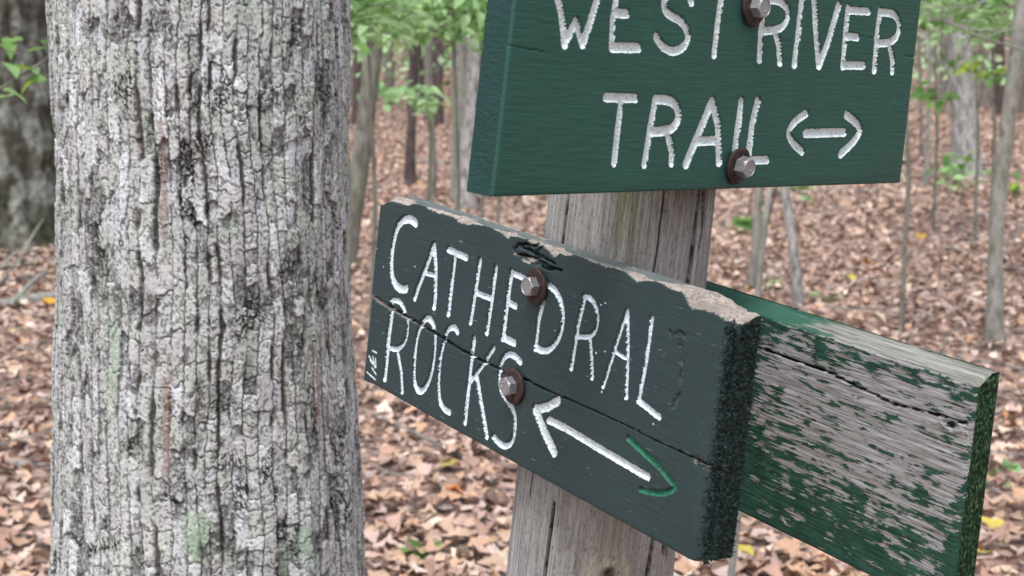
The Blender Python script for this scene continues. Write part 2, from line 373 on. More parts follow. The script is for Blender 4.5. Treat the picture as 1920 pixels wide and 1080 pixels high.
litter = link("fallen_leaves", new_mesh("fallen_leaves", np.concatenate(V_all), np.concatenate(F_all), [M_DEAD], color=np.concatenate(C_all)))
tag(litter, "brown and tan fallen leaves carpeting the forest floor", "leaf litter", kind="stuff")

# the nearest leaves one can pick out: each its own piece of the ground
dead_meshes = []
for k in range(24):
    P, F = leaf_shape([0, 1, 2, 2, 1, 0][k % 6], 8)
    cc = DEAD[[0, 1, 2, 5, 6, 7, 0, 1][k % 8]] * random.uniform(.85, 1.15)
    dead_meshes.append(new_mesh("fallen_leaf", P, F, [M_DEAD], color=np.tile(cc, (len(P), 1))))
def open_ground(px, py):
    return (px < 100 or (690 < px < 965 and py > 720 + (px - 680) * .56) or (1275 < px < 1385 and py > 1055)
            or (1390 < px < 1800 and py > 985 + (px - 1390) * .45) or (px > 1835 and py > 720) or (px > 1700 and 560 < py < 640))
n_ind = 0
while n_ind < 290:
    px, py = random.uniform(-10, 1935), 1110 - 420 * random.random() ** 1.6
    if not open_ground(px, py): continue
    p = foot(px, py)
    o = link("fallen_leaf", random.choice(dead_meshes), ground)
    o.location = (p.x, p.y, p.z + random.uniform(.03, .055))
    o.rotation_euler = (random.gauss(0, .22), random.gauss(0, .22), random.uniform(0, 6.28))
    sc = random.uniform(.06, .105); o.scale = (sc, sc, sc)
    n_ind += 1

# ================================================================== bark
BARK_STOPS = None
b = NT("bark", .92, .15)
fine = b.noise(300, 4, .65); fine2 = b.noise(850, 3, .65, b.coord((1, 1, 1.6))); st = b.noise(70, 4, .6, b.coord((1, 1, .35)))
c = b.mix(b.ramp(fine, [(.3, .0), (.7, .7)]), b.mix(1.0, b.attr(), (.72, .715, .71), 'MULTIPLY'), b.mix(1.0, b.attr(), (1.2, 1.2, 1.21), 'MULTIPLY'))
c = b.mix(b.ramp(fine2, [(.58, 0.), (.66, .8)]), c, (.05, .05, .047))
c = b.mix(b.ramp(st, [(.62, 0.), (.75, .35)]), c, (.55, .56, .57))
b.color(c).bump(b.math('ADD', fine, fine2), .42, .0011)
M_BARK = b.m

def trunk_profile(z):
    zs = [-.1, .3, .6] + [p[0] for p in TRUNK_PROFILE[::-1]] + [2.6, 4.6]
    xs_ = [-.425, -.42, -.417] + [p[1] for p in TRUNK_PROFILE[::-1]] + [-.37, -.34]
    rs = [.36, .262, .228] + [p[2] for p in TRUNK_PROFILE[::-1]] + [.165, .14]
    return np.interp(z, zs, xs_), np.interp(z, zs, rs)
TY = 1.75
zf = np.arange(.83, 1.65, .00122)
zrow = np.concatenate([np.arange(-.1, .83, .014), zf, np.arange(1.65, 4.6, .04)])
th_c = math.atan2(-TY, .395)                                    # towards the viewer
half = R(97)
tf = np.arange(-half, half, .00122 / .19)
th = th_c + np.concatenate([tf, np.linspace(half, 2 * math.pi - half, 60)[:-1]])
TH, ZR = np.meshgrid(th - th_c, zrow)
s = TH * .19
# lean and wander of the ridges
sw = s + .011 * noise(ZR / .40, s / .18, 1) + .0018 * noise(ZR / .085, s / .035, 2) + .0015 * noise(ZR / .020, s / .012, 3) + .0011 * noise(ZR / .006, s / .006, 5)
zw = ZR + .006 * noise(s / .02, ZR / .05, 4) + .0018 * noise(s / .006, ZR / .012, 6)
def strips(x, z, seed, jit, zlen):
    """upright ridges whose centres wander; nearest two, and the ids"""
    i0 = np.floor(x); f1 = np.full(x.shape, 9.); f2 = np.full(x.shape, 9.); c1 = np.zeros(x.shape); c2 = np.zeros(x.shape)
    for i in (-2, -1, 0, 1, 2):
        c = i0 + i
        d = np.abs(x - (c + .5 + jit * (_h(c, c * 0, seed) - .5 + .62 * noise(c * 3.71 + seed, z / zlen, seed + 1))))
        near = d < f1; sec = (~near) & (d < f2)
        f2 = np.where(near, f1, np.where(sec, d, f2)); c2 = np.where(near, c1, np.where(sec, c, c2))
        f1 = np.where(near, d, f1); c1 = np.where(near, c, c1)
    return f1, f2, c1, c2
W0 = .0150
f1, f2, ca, cb = strips(sw / W0, zw, 11, .66, .11)
ds = (f2 - f1) * W0 / 2
bid = np.maximum(ca, cb) * 31 + np.minimum(ca, cb)
ida = _h(ca, ca * 0 + 3, 12)
Ls = .014 + .050 * _h(ca, ca * 0 + 5, 13)
zc = zw / Ls + ida * 17 + .25 * noise(sw / .012, zw / .03, 14)
j0 = np.floor(zc); g1 = np.full(s.shape, 9.); g2 = np.full(s.shape, 9.); idb = np.zeros(s.shape)
for i in (-1, 0, 1):
    c = j0 + i; d = np.abs(zc - (c + .5 + .8 * (_h(c, ca, 15) - .5))); near = d < g1
    g2 = np.where(near, g1, np.minimum(g2, d)); g1 = np.where(near, d, g1); idb = np.where(near, _h(c, ca, 16), idb)
dz = (g2 - g1) * Ls / 2
f1c, f2c, idc, oxc, oyc = worley(sw / .0060 + .3 * noise(sw / .004, zw / .004, 32), zw / .0085, 31, .95)
e3 = f2c - f1c
f1d, f2d, idd, oxd, oyd = worley(sw / .0026, zw / .0034, 34, .95)
calm = sstep(-.25, .25, fbm(s / .09, ZR / .22, 41, 2))            # quieter, smoother plates against broken ones
fs = sstep(.71, .97, .75 * _h(bid, bid * 0, 17) + .62 * noise(ZR / .055, bid * 1.3, 18) + .11)
fis = fs * (1 - sstep(.0007, .0042, ds))
thin = (1 - sstep(.0002, .0013, ds)) * (1 - fs) * sstep(-.5, -.05, noise(ZR / .045, bid * 2.1, 21))
crk = np.maximum(thin, (1 - sstep(.0001, .0011, dz)) * sstep(.12, .3, idb) * (1 - fis))
rough_zone = sstep(.02, .30, fbm(s / .040, ZR / .10, 45, 3) + .75 * (.36 - idb))
flk = (1 - sstep(.02, .20, e3)) * rough_zone
ht = (-.0050 * fis - .0020 * crk + .0024 * (ida - .5) + .0026 * (idb - .5) + .0014 * noise(ca * 2.3, ZR / .12, 20)
      - .0005 * thin
      + rough_zone * (-.0022 + .0030 * (idc - .5) - .0010 * flk)
      + (1 - rough_zone) * (.0005 * noise(sw / .012, zw / .0028, 52) + .0009 * oyc * (idc - .5))
      + .0009 * (idd - .5) * (.25 + .75 * rough_zone) + .0006 * fbm(s / .003, ZR / .004, 51, 3))
cx, rr = trunk_profile(ZR)
wob = .008 * noise(TH * 1.3, ZR / .5, 61) + .0045 * noise(TH * 4, ZR / .35, 62)
flute = .03 * np.cos(TH * 5 + 1) * sstep(.75, 0, ZR)
rad = rr - .001 + wob + flute + ht
VX = np.stack([cx + rad * np.cos(TH + th_c), TY + rad * np.sin(TH + th_c), ZR], -1).reshape(-1, 3)
# colours: bark plates, inner bark, lichen, black moss, and painted-in crack shade
pal = np.array([(.53, .54, .57), (.485, .49, .505), (.455, .46, .46), (.475, .50, .47), (.485, .482, .478), (.59, .60, .62)])
k = np.clip((idb * 6).astype(int), 0, 5)
colr = pal[k] * np.array((.985, 1.0, 1.0)) * (1.20 - .16 * rough_zone[..., None]) * (.90 + .18 * idc[..., None] + .14 * (idd[..., None] - .5))
colr = colr * (1 + .14 * fbm(s / .12, ZR / .2, 71, 3)[..., None])
def blend(c, m, t): return c * (1 - m[..., None]) + np.array(t) * m[..., None]
colr = blend(colr, .6 * sstep(.0, .45, fbm(s / .05, ZR / .13, 73, 3)), (.41, .47, .41))
colr = blend(colr, .50 * rough_zone * sstep(.42, .68, 1 - .5 * idc - .5 * idd), (.19, .185, .175))
colr = blend(colr, .70 * flk, (.07, .068, .06))
colr = blend(colr, .9 * crk, (.060, .058, .054))  # crack shade put into the colour, the relief here is shallow
colr = blend(colr, .88 * sstep(.25, .8, fis), (.050, .046, .040))
colr = blend(colr, .75 * fs * (1 - sstep(.002, .0075, ds)) * (1 - fis) * sstep(.05, .4, noise(ZR / .09, bid * .7, 78)), (.34, .26, .235))
speck = sstep(.58, .74, idd + .32 * fbm(s / .02, ZR / .03, 79, 2) + .22 * (rough_zone - .35))
colr = blend(colr, .70 * speck, (.070, .068, .062))
moss = sstep(.17, .33, fbm(s / .058, ZR / .085, 81, 4, .6) + .22 * (rough_zone - .5)) * sstep(.32, .55, .75 * idd + .25 * idc + .35 * noise(s / .0016, ZR / .0016, 83))
colr = blend(colr, .92 * moss, (.018, .020, .016))
lich = sstep(.30, .55, fbm(s / .035, ZR / .06, 85, 3)) * sstep(.15, .5, fbm(s / .2, ZR / .3, 86, 2) + .25)
colr = blend(colr, .5 * lich * (1 - fis), (.42, .52, .42))
def patch(px, py, rx, rz, c, a):
    global colr
    p = at(px, py, TY - .19); u = (p.x + .395) / .19
    sc_ = math.asin(max(-1, min(1, u))) * .19
    d = np.hypot((s - sc_) / rx, (ZR - p.z) / rz) + .8 * fbm(s / .012, ZR / .018, 91, 3) + .7 * (idc - .5) + .5 * (idd - .5)
    colr = blend(colr, a * sstep(1.0, .7, d) * (sstep(.28, .5, idd * .75 + idc * .25 + .35 * noise(s / .0016, ZR / .0016, 84)) if sum(c) < .2 else 1.), c)
for a_ in ((335, 185, .018, .022, (.016, .018, .014), .9), (300, 270, .014, .014, (.02, .021, .016), .9), (430, 190, .016, .024, (.03, .032, .028), .8),
           (505, 240, .008, .016, (.05, .04, .032), .85), (390, 920, .013, .05, (.018, .019, .015), .85), (360, 760, .03, .03, (.05, .048, .035), .6),
           (430, 580, .02, .025, (.03, .03, .025), .7), (275, 390, .012, .018, (.02, .02, .016), .7), (315, 1000, .016, .032, (.34, .47, .33), .7),
           (512, 1045, .009, .03, (.36, .49, .37), .65), (150, 690, .012, .06, (.34, .44, .34), .5), (405, 690, .012, .02, (.36, .45, .37), .5),
           (350, 430, .014, .014, (.37, .45, .36), .5), (560, 30, .012, .03, (.35, .43, .34), .4), (640, 80, .008, .03, (.03, .03, .025), .7),
           (200, 90, .006, .06, (.03, .03, .026), .6), (230, 350, .005, .10, (.30, .20, .17), .6), (255, 800, .006, .08, (.29, .20, .165), .6), (540, 760, .005, .07, (.30, .20, .17), .6)):
    patch(*a_)
sub = (.34, .34, .34)
colr = np.clip(colr, .004, .8)
trunk_me = new_mesh("trunk", VX, grid_faces(*TH.shape, wrap=True)[:, ::-1] * 1, [M_BARK], color=colr.reshape(-1, 3))
# which way the faces point does not matter to the shader, keep them outward
big_tree = thing("large_tree", "thick grey tree trunk with scaly fissured bark standing close beside the trail signs", "tree", Matrix.Translation((-.42, TY, 0)))
o = link("trunk", trunk_me, big_tree); o.matrix_local = Matrix.Translation((.42, -TY, 0))

# ================================================================== sign materials
def paint(name, base, light, dark, rough=.55, scale=1.0, spec=.35, fleck=(.35, .42, .42), fl=.735):
    p = NT(name, rough, spec)
    grain = p.noise(1, 5, .65, p.coord((18, 900, 300))); blot = p.noise(14, 4, .55); fine = p.noise(1500, 2)
    st2 = p.noise(1, 4, .6, p.coord((45, 420, 200)))
    c = p.mix(p.ramp(blot, [(.3, 0.), (.7, 1.)]), dark, base)
    c = p.mix(p.ramp(p.noise(3.2, 4, .6, p.coord((1, 2.2, 1))), [(.42, 0.), (.66, .55)]), c, dark)
    c = p.mix(p.ramp(p.noise(1, 4, .6, p.coord((40, 5, 5))), [(.56, 0.), (.75, .35)]), c, light)
    c = p.mix(p.ramp(grain, [(.35, 0.), (.70, .75)]), c, light)
    c = p.mix(p.ramp(p.noise(1, 3, .6, p.coord((60, 520, 200))), [(fl, 0.), (fl + .035, .6)]), c, fleck)
    c = p.mix(p.ramp(fine, [(.60, 0.), (.75, .4)]), c, dark)
    p.color(c)
    p.bump(p.math('ADD', p.math('MULTIPLY', grain, 1.2), p.math('MULTIPLY', st2, .8)), .38, .0006)
    p.put(p.b.inputs["Roughness"], p.ramp(blot, [(.3, rough - .08), (.7, rough + .12)]))
    return p.m
M_UP = paint("green_sign_paint", (.020, .086, .066), (.030, .110, .087), (.012, .058, .045), .55, fl=.80)
M_UP_END = paint("teal_end_paint", (.010, .049, .045), (.018, .072, .066), (.004, .024, .023), .65, fl=.72)
M_LOW = paint("dark_green_sign_paint", (.022, .043, .046), (.032, .057, .060), (.015, .031, .034), .52, fl=.685)
M_LOW_TOP = paint("toplit_weathered_paint", (.10, .125, .125), (.17, .19, .185), (.05, .07, .07), .75, fl=.66, fleck=(.5, .48, .44))  # weathered paint, its grey lightened as if lit from above
def wood(name, a, b_, d, rough=.85, sx=30, sy=700):
    p = NT(name, rough, .2)
    gr = p.noise(1, 5, .6, p.coord((sx, sy, sy))); sp = p.noise(240, 3)
    c = p.mix(p.ramp(gr, [(.3, 0.), (.7, 1.)]), a, b_)
    c = p.mix(p.ramp(sp, [(.60, 0.), (.78, .75)]), c, d)
    ln_ = p.noise(1, 4, .65, p.coord((sx * .6, sy * 1.3, sy * 1.3)))
    c = p.mix(p.ramp(ln_, [(.54, 0.), (.64, .8)]), c, d)
    c = p.mix(p.ramp(p.noise(38, 3), [(.52, 0.), (.7, .6)]), c, tuple(x * .55 for x in a))
    p.color(c).bump(p.math('ADD', gr, p.math('ADD', sp, p.math('MULTIPLY', ln_, -1.))), .9, .002)
    return p.m
M_BARE = wood("bare_chipped_wood", (.31, .265, .235), (.50, .45, .41), (.11, .085, .07))
M_CRACK = wood("split_shade_and_knot_wood", (.018, .018, .017), (.035, .034, .03), (.008, .008, .008))  # near-black colour paints in the shade of the splits; also the knot's heart
M_WDARK = wood("splintered_dark_wood", (.05, .07, .07), (.09, .11, .11), (.01, .012, .012))
def letter_paint(name, a, b_, dirt):
    p = NT(name, .6, .3)
    n1 = p.noise(220, 4, .6); n2 = p.noise(1, 3, .6, p.coord((170, 750, 300))); n3 = p.noise(520, 2)
    c = p.mix(p.ramp(n1, [(.3, 0.), (.7, 1.)]), a, b_)
    c = p.mix(p.ramp(n2, [(.57, 0.), (.68, .75)]), c, dirt)
    c = p.mix(p.ramp(n3, [(.62, 0.), (.70, .6)]), c, dirt)
    p.color(c).bump(p.math('ADD', n1, n2), .7, .0012)
    return p.m
M_WHITE = letter_paint("white_letter_paint", (.60, .67, .68), (.75, .82, .83), (.25, .30, .30))
M_WHITE2 = letter_paint("bluish_white_letter_paint", (.56, .65, .73), (.73, .81, .88), (.15, .20, .23))
M_ARROW_CREAM = letter_paint("cream_arrow_paint", (.53, .59, .60), (.72, .78, .79), (.20, .23, .23))
M_GREEN = letter_paint("bright_green_paint", (.009, .075, .045), (.026, .20, .115), (.010, .035, .026))

# ================================================================== routed boards
def sdf_strokes(U, V, strokes):
    d = np.full(U.shape, 1.)
    for cv, wmm, pts in strokes:
        p = [(a / 1000, b_ / 1000) for a, b_ in pts]
        if cv: p = smooth_line(p)
        x0 = min(q[0] for q in p) - .012; x1 = max(q[0] for q in p) + .012; y0 = min(q[1] for q in p) - .012; y1 = max(q[1] for q in p) + .012
        m = (U > x0) & (U < x1) & (V > y0) & (V < y1)
        if m.any():
            d[m] = np.minimum(d[m], seg_dist(U[m], V[m], p) - wmm / 2000)
    return d

def board(root, frame_name, U, V, D, cls, mats, thick, top_mat, end_mats, letters, top_noise=None, top_cls=None, bottom_mat=0, end_rough=(0, 0), top_dip=None):
    """U, V, D: front-face grids (rows bottom to top). cls: class of each front quad; classes >= 100 become letter objects"""
    n, m = U.shape
    P = np.stack([U, V, -D], -1).reshape(-1, 3)
    Q = grid_faces(n, m)
    cl = cls.ravel()
    body = cl < 100
    verts = [P]; faces = [Q[body]]; mi = [cl[body]]
    base = len(P)
    def strip(edge, K, mat, fn):
        nonlocal base
        L = len(edge)
        t = np.linspace(0, 1, K + 1)
        rows = np.stack([fn(edge, tt) for tt in t], 0)
        verts.append(rows.reshape(-1, 3)); f = grid_faces(K + 1, L, base)
        faces.append(f); mi.append(np.full(len(f), mat)); base += rows.shape[0] * L
    G = P.reshape(n, m, 3)
    def back(e, t):
        r = e.copy(); r[:, 2] = e[:, 2] * (1 - t) - thick * t
        return r
    def top(e, t):
        r = back(e, t)
        if top_noise is not None: r[:, 1] += top_noise(e[:, 0], t)
        return r
    def rough_end(sign, amp):
        def f(e, t):
            r = back(e, t)
            if amp: r[:, 0] += sign * amp * (fbm(e[:, 1] / .0022, np.full(len(e), t * 9.), 5 + int(sign), 3) * (1 - .0 * t)) * min(1, t * 8) * (1 if t < 1 else 0)
            return r
        return f
    strip(G[-1], 14, top_mat, top)
    if top_cls is not None:
        um_ = (G[-1][:-1, 0] + G[-1][1:, 0]) / 2; tm = (np.arange(14) + .5) / 14
        mi[-1] = top_cls(np.tile(um_, (14, 1)), np.tile(tm[:, None], (1, len(um_)))).ravel()
    strip(G[0], 6, bottom_mat, back)
    strip(G[:, 0], 14, end_mats[0], rough_end(-1, end_rough[0]))
    strip(G[:, -1], 14, end_mats[1], rough_end(1, end_rough[1]))
    bk = np.array([[*G[0, 0, :2], -thick], [*G[0, -1, :2], -thick], [*G[-1, -1, :2], -thick], [*G[-1, 0, :2], -thick]])
    verts.append(bk); faces.append(np.array([[3, 2, 1, 0]]) + base); mi.append(np.array([bottom_mat])); base += 4
    me = new_mesh("board_panel", np.concatenate(verts), np.concatenate(faces), mats, np.concatenate(mi))
    bp = link("board_panel", me, root)
    for k, (nm, lab, mat) in enumerate(letters):
        q = Q[cl == 100 + k]
        if not len(q): continue
        ids, inv = np.unique(q, return_inverse=True)
        lo = link(nm, new_mesh(nm, P[ids], inv.reshape(q.shape), [mat]), root)
        tag(lo, lab)
    return bp

def edge_round(U, V, u0, u1, v0, v1, r):
    d = np.minimum(np.minimum(U - u0, u1 - U), np.minimum(V - v0, v1 - V))
    t = np.clip(d / r, 0, 1)
    return r * (1 - np.sqrt(np.clip(1 - (1 - t) ** 2, 0, 1)))

def snap(U, V, sd, cell):
    gy, gx = np.gradient(sd)
    dv = np.gradient(V, axis=0); du = np.gradient(U, axis=1)
    gx = gx / du; gy = gy / dv
    L2 = gx ** 2 + gy ** 2 + 1e-9
    m = np.abs(sd) < .55 * cell
    return U - np.where(m, sd * gx / L2, 0), V - np.where(m, sd * gy / L2, 0)

CELL = .00078
THICK = .0255
# ---- upper board ------------------------------------------------------------
H = .184
def upper_board():
    nv = int(H / CELL); nu = int(.49 / CELL)
    jv = np.linspace(0, 1, nv + 1)[:, None]; ju = np.linspace(0, 1, nu + 1)[None, :]
    V = H * jv + 0 * ju
    left = -.0036 + V * (.0042 / .1267); right = .4968 - V * (.0108 / .1617)
    U = left + (right - left) * ju
    raggy = .00055 * fbm(U / .0040, V / .0011, 3, 2) + .0003 * fbm(U / .003, V / .004, 4, 2)
    sds = [sdf_strokes(U, V, st) + raggy for _, st in UPPER_STROKES]
    pu, pv = -.0003, -.0006                      # the white stops short of the groove's upper wall
    sdp = [sdf_strokes(U - pu, V - pv, st) + raggy + .0001 for _, st in UPPER_STROKES]
    sd = np.minimum.reduce(sds); sp = np.stack(sdp); spm = sp.min(0)
    U2, V2 = snap(U, V, spm, CELL)
    t = np.clip(-sd / .0034, 0, 1)
    D = (.0021 * sstep(0, .0011, -sd) + .0006 * t) * (sd < 0)
    D += (sd < 0) * .0007 * fbm(U / .0022, V / .0016, 9, 2) * np.clip(t * 3, 0, 1)
    D += .00022 * fbm(U / .02, V / .0016, 12, 3) * (sd > 0)
    # thin checks along the grain
    for pts, wd in (([(-.004, .0985), (.006, .0975), (.030, .0955)], .0009), ([(.470, .1128), (.4995, .1120)], .0009), ([(.40, .1262), (.42, .1250)], .0006)):
        c = seg_dist(U, V, pts) - wd / 2 + .0003 * noise(U / .004, V / .004, 6)
        D += np.where(c < 0, .0014, 0)
    D += edge_round(U, V, left, right, 0, H, .0022)
    D += .0008 * sstep(.010, 0, V - 0) * (.5 + .5 * noise(U / .05, V * 0, 8))
    ctr = lambda A: (A[:-1, :-1] + A[1:, :-1] + A[:-1, 1:] + A[1:, 1:]) / 4
    spc = np.stack([ctr(a) for a in sp]); cls = np.where(spc.min(0) < 0, 100 + spc.argmin(0), 0)
    root = thing("trail_sign", "green WEST RIVER TRAIL signboard with white carved letters and a double arrow", "sign", frame_matrix(UPPER_FRAME))
    words = ["WEST"] * 4 + ["RIVER"] * 5 + ["TRAIL"] * 5
    lets = []
    for k, (nm, _) in enumerate(UPPER_STROKES):
        lets.append(("double_arrow", "white double-headed arrow", M_WHITE) if nm == 'arrow' else ("letter", "white carved letter %s of %s" % (nm, words[k]), M_WHITE))
    board(root, "upper", U2, V2, D, cls, [M_UP, M_UP_END], THICK, 0, (1, 0), lets, end_rough=(.0006, .0004))
    return root
upper_sign = upper_board()

# ---- lower board ------------------------------------------------------------
mmp = lambda pts: [(a / 1000, b_ / 1000) for a, b_ in pts]
def lower_board():
    Hh = .1842
    nv = int(Hh / CELL); nu = int(.481 / CELL)
    jv = np.linspace(0, 1, nv + 1)[:, None]; ju = np.linspace(0, 1, nu + 1)[None, :]
    uu = -.0044 + .481 * ju
    # the top edge is broken down at both ends
    top = Hh + .0006 * fbm(uu / .02, uu * 0, 2, 3)
    top = top - .0115 * sstep(.024, 0, uu) - .0060 * sstep(.43, .474, uu) * (1 + .6 * fbm(uu / .010, uu * 0 + 3, 7, 3))
    bot = .0050 * sstep(.455, .4766, uu) ** 2 - .0012 * sstep(.02, 0, uu)
    V = bot + (top - bot) * jv
    left = -.0044 + V * (.0086 / .1865); right = .4767 - V * (.0037 / .1826)
    U = left + (right - left) * ju
    raggy = .00055 * fbm(U / .0038, V / .0011, 23, 2) + .0003 * fbm(U / .003, V / .003, 24, 2)
    sds = [sdf_strokes(U, V, st) + raggy for _, st in LOWER_STROKES]
    pu, pv = .0005, -.0006
    sdp = [sdf_strokes(U - pu, V - pv, st) + raggy + .00035 for _, st in LOWER_STROKES]
    sd = np.minimum.reduce(sds); sp = np.stack(sdp); spm = sp.min(0)
    # broken-off top edge
    chip = np.full(U.shape, 9.)
    for pts in CHIPS:
        p = mmp(pts); xs_ = [q[0] for q in p]; vs_ = [q[1] for q in p]
        c = np.interp(U, xs_, vs_) + .0008 * fbm(U / .003, V / .02, 31, 3)
        inside = (U >= xs_[0]) & (U <= xs_[-1])
        chip = np.where(inside, np.minimum(chip, c), chip)
    over = V - chip
    t = np.clip(-sd / .0036, 0, 1)
    D = (.0018 * sstep(0, .0011, -sd) + .0005 * t) * (sd < 0) + (sd < 0) * .0009 * fbm(U / .002, V / .0016, 29, 2) * np.clip(t * 3, 0, 1)
    D += .00015 * fbm(U / .03, V / .002, 33, 3)
    D += np.where(over > 0, np.minimum(.0010 + (1.25 + 1.3 * sstep(.38, .43, U) + .8 * sstep(.03, .0, U)) * over, .020) + .0012 * fbm(U / .006, V / .003, 35, 3) * np.clip(over / .003, 0, 1), 0)
    # the long split
    cp = mmp(CRACK)
    cd = seg_dist(U, V, cp); wob = .0004 * noise(U / .004, V * 0, 37)
    cw = np.interp(U, [0, .03, .09, .17, .23, .30, .40, .48], [.0014, .0018, .0016, .0014, .0010, .0006, .00042, .0007])
    cs = cd - cw + wob
    D += np.where(cs < 0, .007, 0)
    cy = np.interp(U, [q[0] for q in cp], [q[1] for q in cp])
    lip = (cy - V > 0) & (cy - V < cw + .0026 * sstep(.135, .02, U) + .0012 * noise(U / .008, V * 0, 38)) & (U < .14) & (cs >= 0)
    lip |= (cy - V > -.0022) & (cy - V < .0045) & (U > .452) & (noise(U / .006, V / .002, 44) > .05)
    D += np.where(lip, .0014, 0)
    step = sstep(.16, .0, U) * .0012                                  # the piece under the split sits a little lower
    D += np.where(V < cy, step, 0)
    # smashed corner over the upper bolt
    dm = np.full(U.shape, 1.)
    for p in DAMAGE:
        dm = np.minimum(dm, seg_dist(U, V, mmp(p)))
    dm = dm + .0006 * noise(U / .0025, V / .0025, 41)
    D += np.where(dm < .0011, .006, 0)
    blk = np.exp(-(((U - .243) / .020) ** 2 + ((V - .1735) / .008) ** 2))
    D += blk * .0016 * (1 + fbm(U / .009, V / .0028, 43, 2))
    dw = sdf_strokes(U, V, DAMAGE_WHITE) + .0005 * noise(U / .002, V / .002, 46)
    # scratches, nicks, gouges
    sc = np.full(U.shape, 1.)
    for p in SCRATCHES:
        sc = np.minimum(sc, seg_dist(U, V, mmp(p)) - .0009)
    sc += .0006 * noise(U / .002, V / .001, 47)
    for a, b_ in SPOTS:
        sc = np.minimum(sc, np.hypot((U - a / 1000) / 1.6, V - b_ / 1000) - .0007)
    nick = noise(U / .010, V / .0016, 48) - 1.02 + .9 * sstep(.035, .004, V - 0) * sstep(.15, .3, U) * .35
    gouge = np.minimum(seg_dist(U, V, [(.424, .150), (.430, .132), (.431, .114), (.426, .102)]), seg_dist(U, V, [(.414, .152), (.428, .154)]))
    gz = gouge + .003 * fbm(U / .004, V / .008, 49, 2)
    D += np.where(gz < .0016, .0016, 0)
    D += edge_round(U, V, left, right, bot, top + .02, .0030)
    D += .004 * sstep(.016, 0, (right - U)) ** 2 * (1 + .6 * fbm(U / .003, V / .003, 50, 2))
    U2, V2 = snap(U, V, np.where(np.abs(cs) < CELL, cs, np.where(np.abs(over) < CELL, over, spm)), CELL)
    ctr = lambda A: (A[:-1, :-1] + A[1:, :-1] + A[:-1, 1:] + A[1:, 1:]) / 4
    spc = np.stack([ctr(a) for a in sp]); cls = np.where(spc.min(0) < 0, 100 + spc.argmin(0), 0)
    f_ = lambda A: ctr(np.asarray(A, float))
    cls = np.where(f_(nick) > 0, np.where(cls >= 100, cls, 3), cls); cls = np.where(f_(sc) < 0, np.where(cls >= 100, cls, 6), cls)
    cls = np.where(f_(gz) < .0012, 5, cls)
    cls = np.where(f_(lip) > .5, 1, cls)
    cls = np.where(f_(over) > 0, 1, cls)
    cls = np.where((f_(dw) < 0), 1, cls)
    cls = np.where((f_(dm) < .0010) | (f_(cs) < 0), 2, cls)
    root = thing("trail_sign", "dark green CATHEDRAL ROCKS signboard, cracked lengthwise, its top edge chipped to bare wood", "sign", frame_matrix(LOWER_FRAME))
    words = ["CATHEDRAL"] * 9 + ["ROCKS"] * 5
    lets = []
    for k, (nm, _) in enumerate(LOWER_STROKES):
        if nm == 'arrow': lets.append(("arrow", "cream white carved arrow", M_ARROW_CREAM))
        elif nm == 'green': lets.append(("arrowhead", "bright green painted-over arrowhead", M_GREEN))
        else: lets.append(("letter", "white carved letter %s of %s" % (nm, words[k]), M_WHITE2))
    def tn(u, t):
        return .0010 * fbm(u / .008, np.full(len(u), t * 2.), 55, 3) * min(1, t * 6) - .0012 * t * t
    def tcls(u, t):
        nz = .35 * fbm(u / .012, t * 1.5, 57, 3)
        bare = (u > .412 + .03 * nz - .02 * (1 - t)) | (u < .034 + .02 * nz - .02 * t) | ((t > .80 + nz * .5) & (u > .135) & (u < .238)) | ((t < .10 + .4 * nz) & (np.sin(u * 60) > -.2))
        return np.where(bare, 1, 3)
    board(root, "lower", U2, V2, D, cls, [M_LOW, M_BARE, M_CRACK, M_LOW_TOP, M_FIB, M_WDARK, M_WHITE2], THICK, 3, (0, 4), lets, top_noise=tn, top_cls=tcls, end_rough=(.001, .003))
    # torn fibres on the sawn end
    n = 5200
    v = rng.beta(1.15, 1., n) * .166 + .006; z = -rng.uniform(-.0005, THICK + .001, n)
    u = .4767 - v * (.0037 / .1826) - .001
    ln = rng.gamma(3., .0008, n); ln = np.clip(ln, .0010, .006)
    dirv = np.stack([rng.uniform(.25, 1., n), rng.normal(0, .55, n), rng.normal(.15, .6, n)], -1); dirv /= np.linalg.norm(dirv, axis=1)[:, None]
    side = np.cross(dirv, rng.normal(0, 1, (n, 3))); side /= np.linalg.norm(side, axis=1)[:, None]
    p0 = np.stack([u, v, z], -1); wd = rng.uniform(.0004, .0010, n)[:, None]
    mid = p0 + dirv * ln[:, None] * .55 + rng.normal(0, .0005, (n, 3))
    tip = p0 + dirv * ln[:, None] + rng.normal(0, .0009, (n, 3))
    rim = 1100
    v[:rim] = rng.uniform(.004, .174, rim)
    p0[:rim] = np.stack([.4755 - v[:rim] * (.0037 / .1826) - rng.gamma(1.5, .0018, rim), v[:rim], rng.uniform(-.004, .0002, rim)], -1)
    mid[:rim] = p0[:rim] + np.stack([rng.normal(.0005, .0012, rim), rng.normal(-.0004, .0010, rim), rng.uniform(.0002, .0016, rim)], -1)
    tip[:rim] = mid[:rim] + np.stack([rng.normal(.0004, .0014, rim), rng.normal(-.0006, .0014, rim), rng.uniform(-.0002, .0014, rim)], -1)
    Vt = np.stack([p0 - side * wd, p0 + side * wd, mid + side * wd * .7, mid - side * wd * .7, tip], 1).reshape(-1, 3)
    b0 = np.arange(n)[:, None] * 5
    fo = link("end_fibers", new_mesh("end_fibers", Vt, [b0 + np.array([[0, 1, 2, 3]]), b0 + np.array([[3, 2, 4]])], [M_FIB], smooth=False), root)
    tag(fo, "ragged dark wood fibres on the sawn end", kind="stuff")
    return root
fb = NT("dark_fibers", .9, .2)
fb.color(fb.ramp(fb.noise(330, 3, .6), [(.3, (.008, .014, .013)), (.5, (.022, .038, .036)), (.75, (.052, .074, .070))])).bump(fb.noise(700, 3), .8, .002)
M_FIB = fb.m
lower_sign = lower_board()

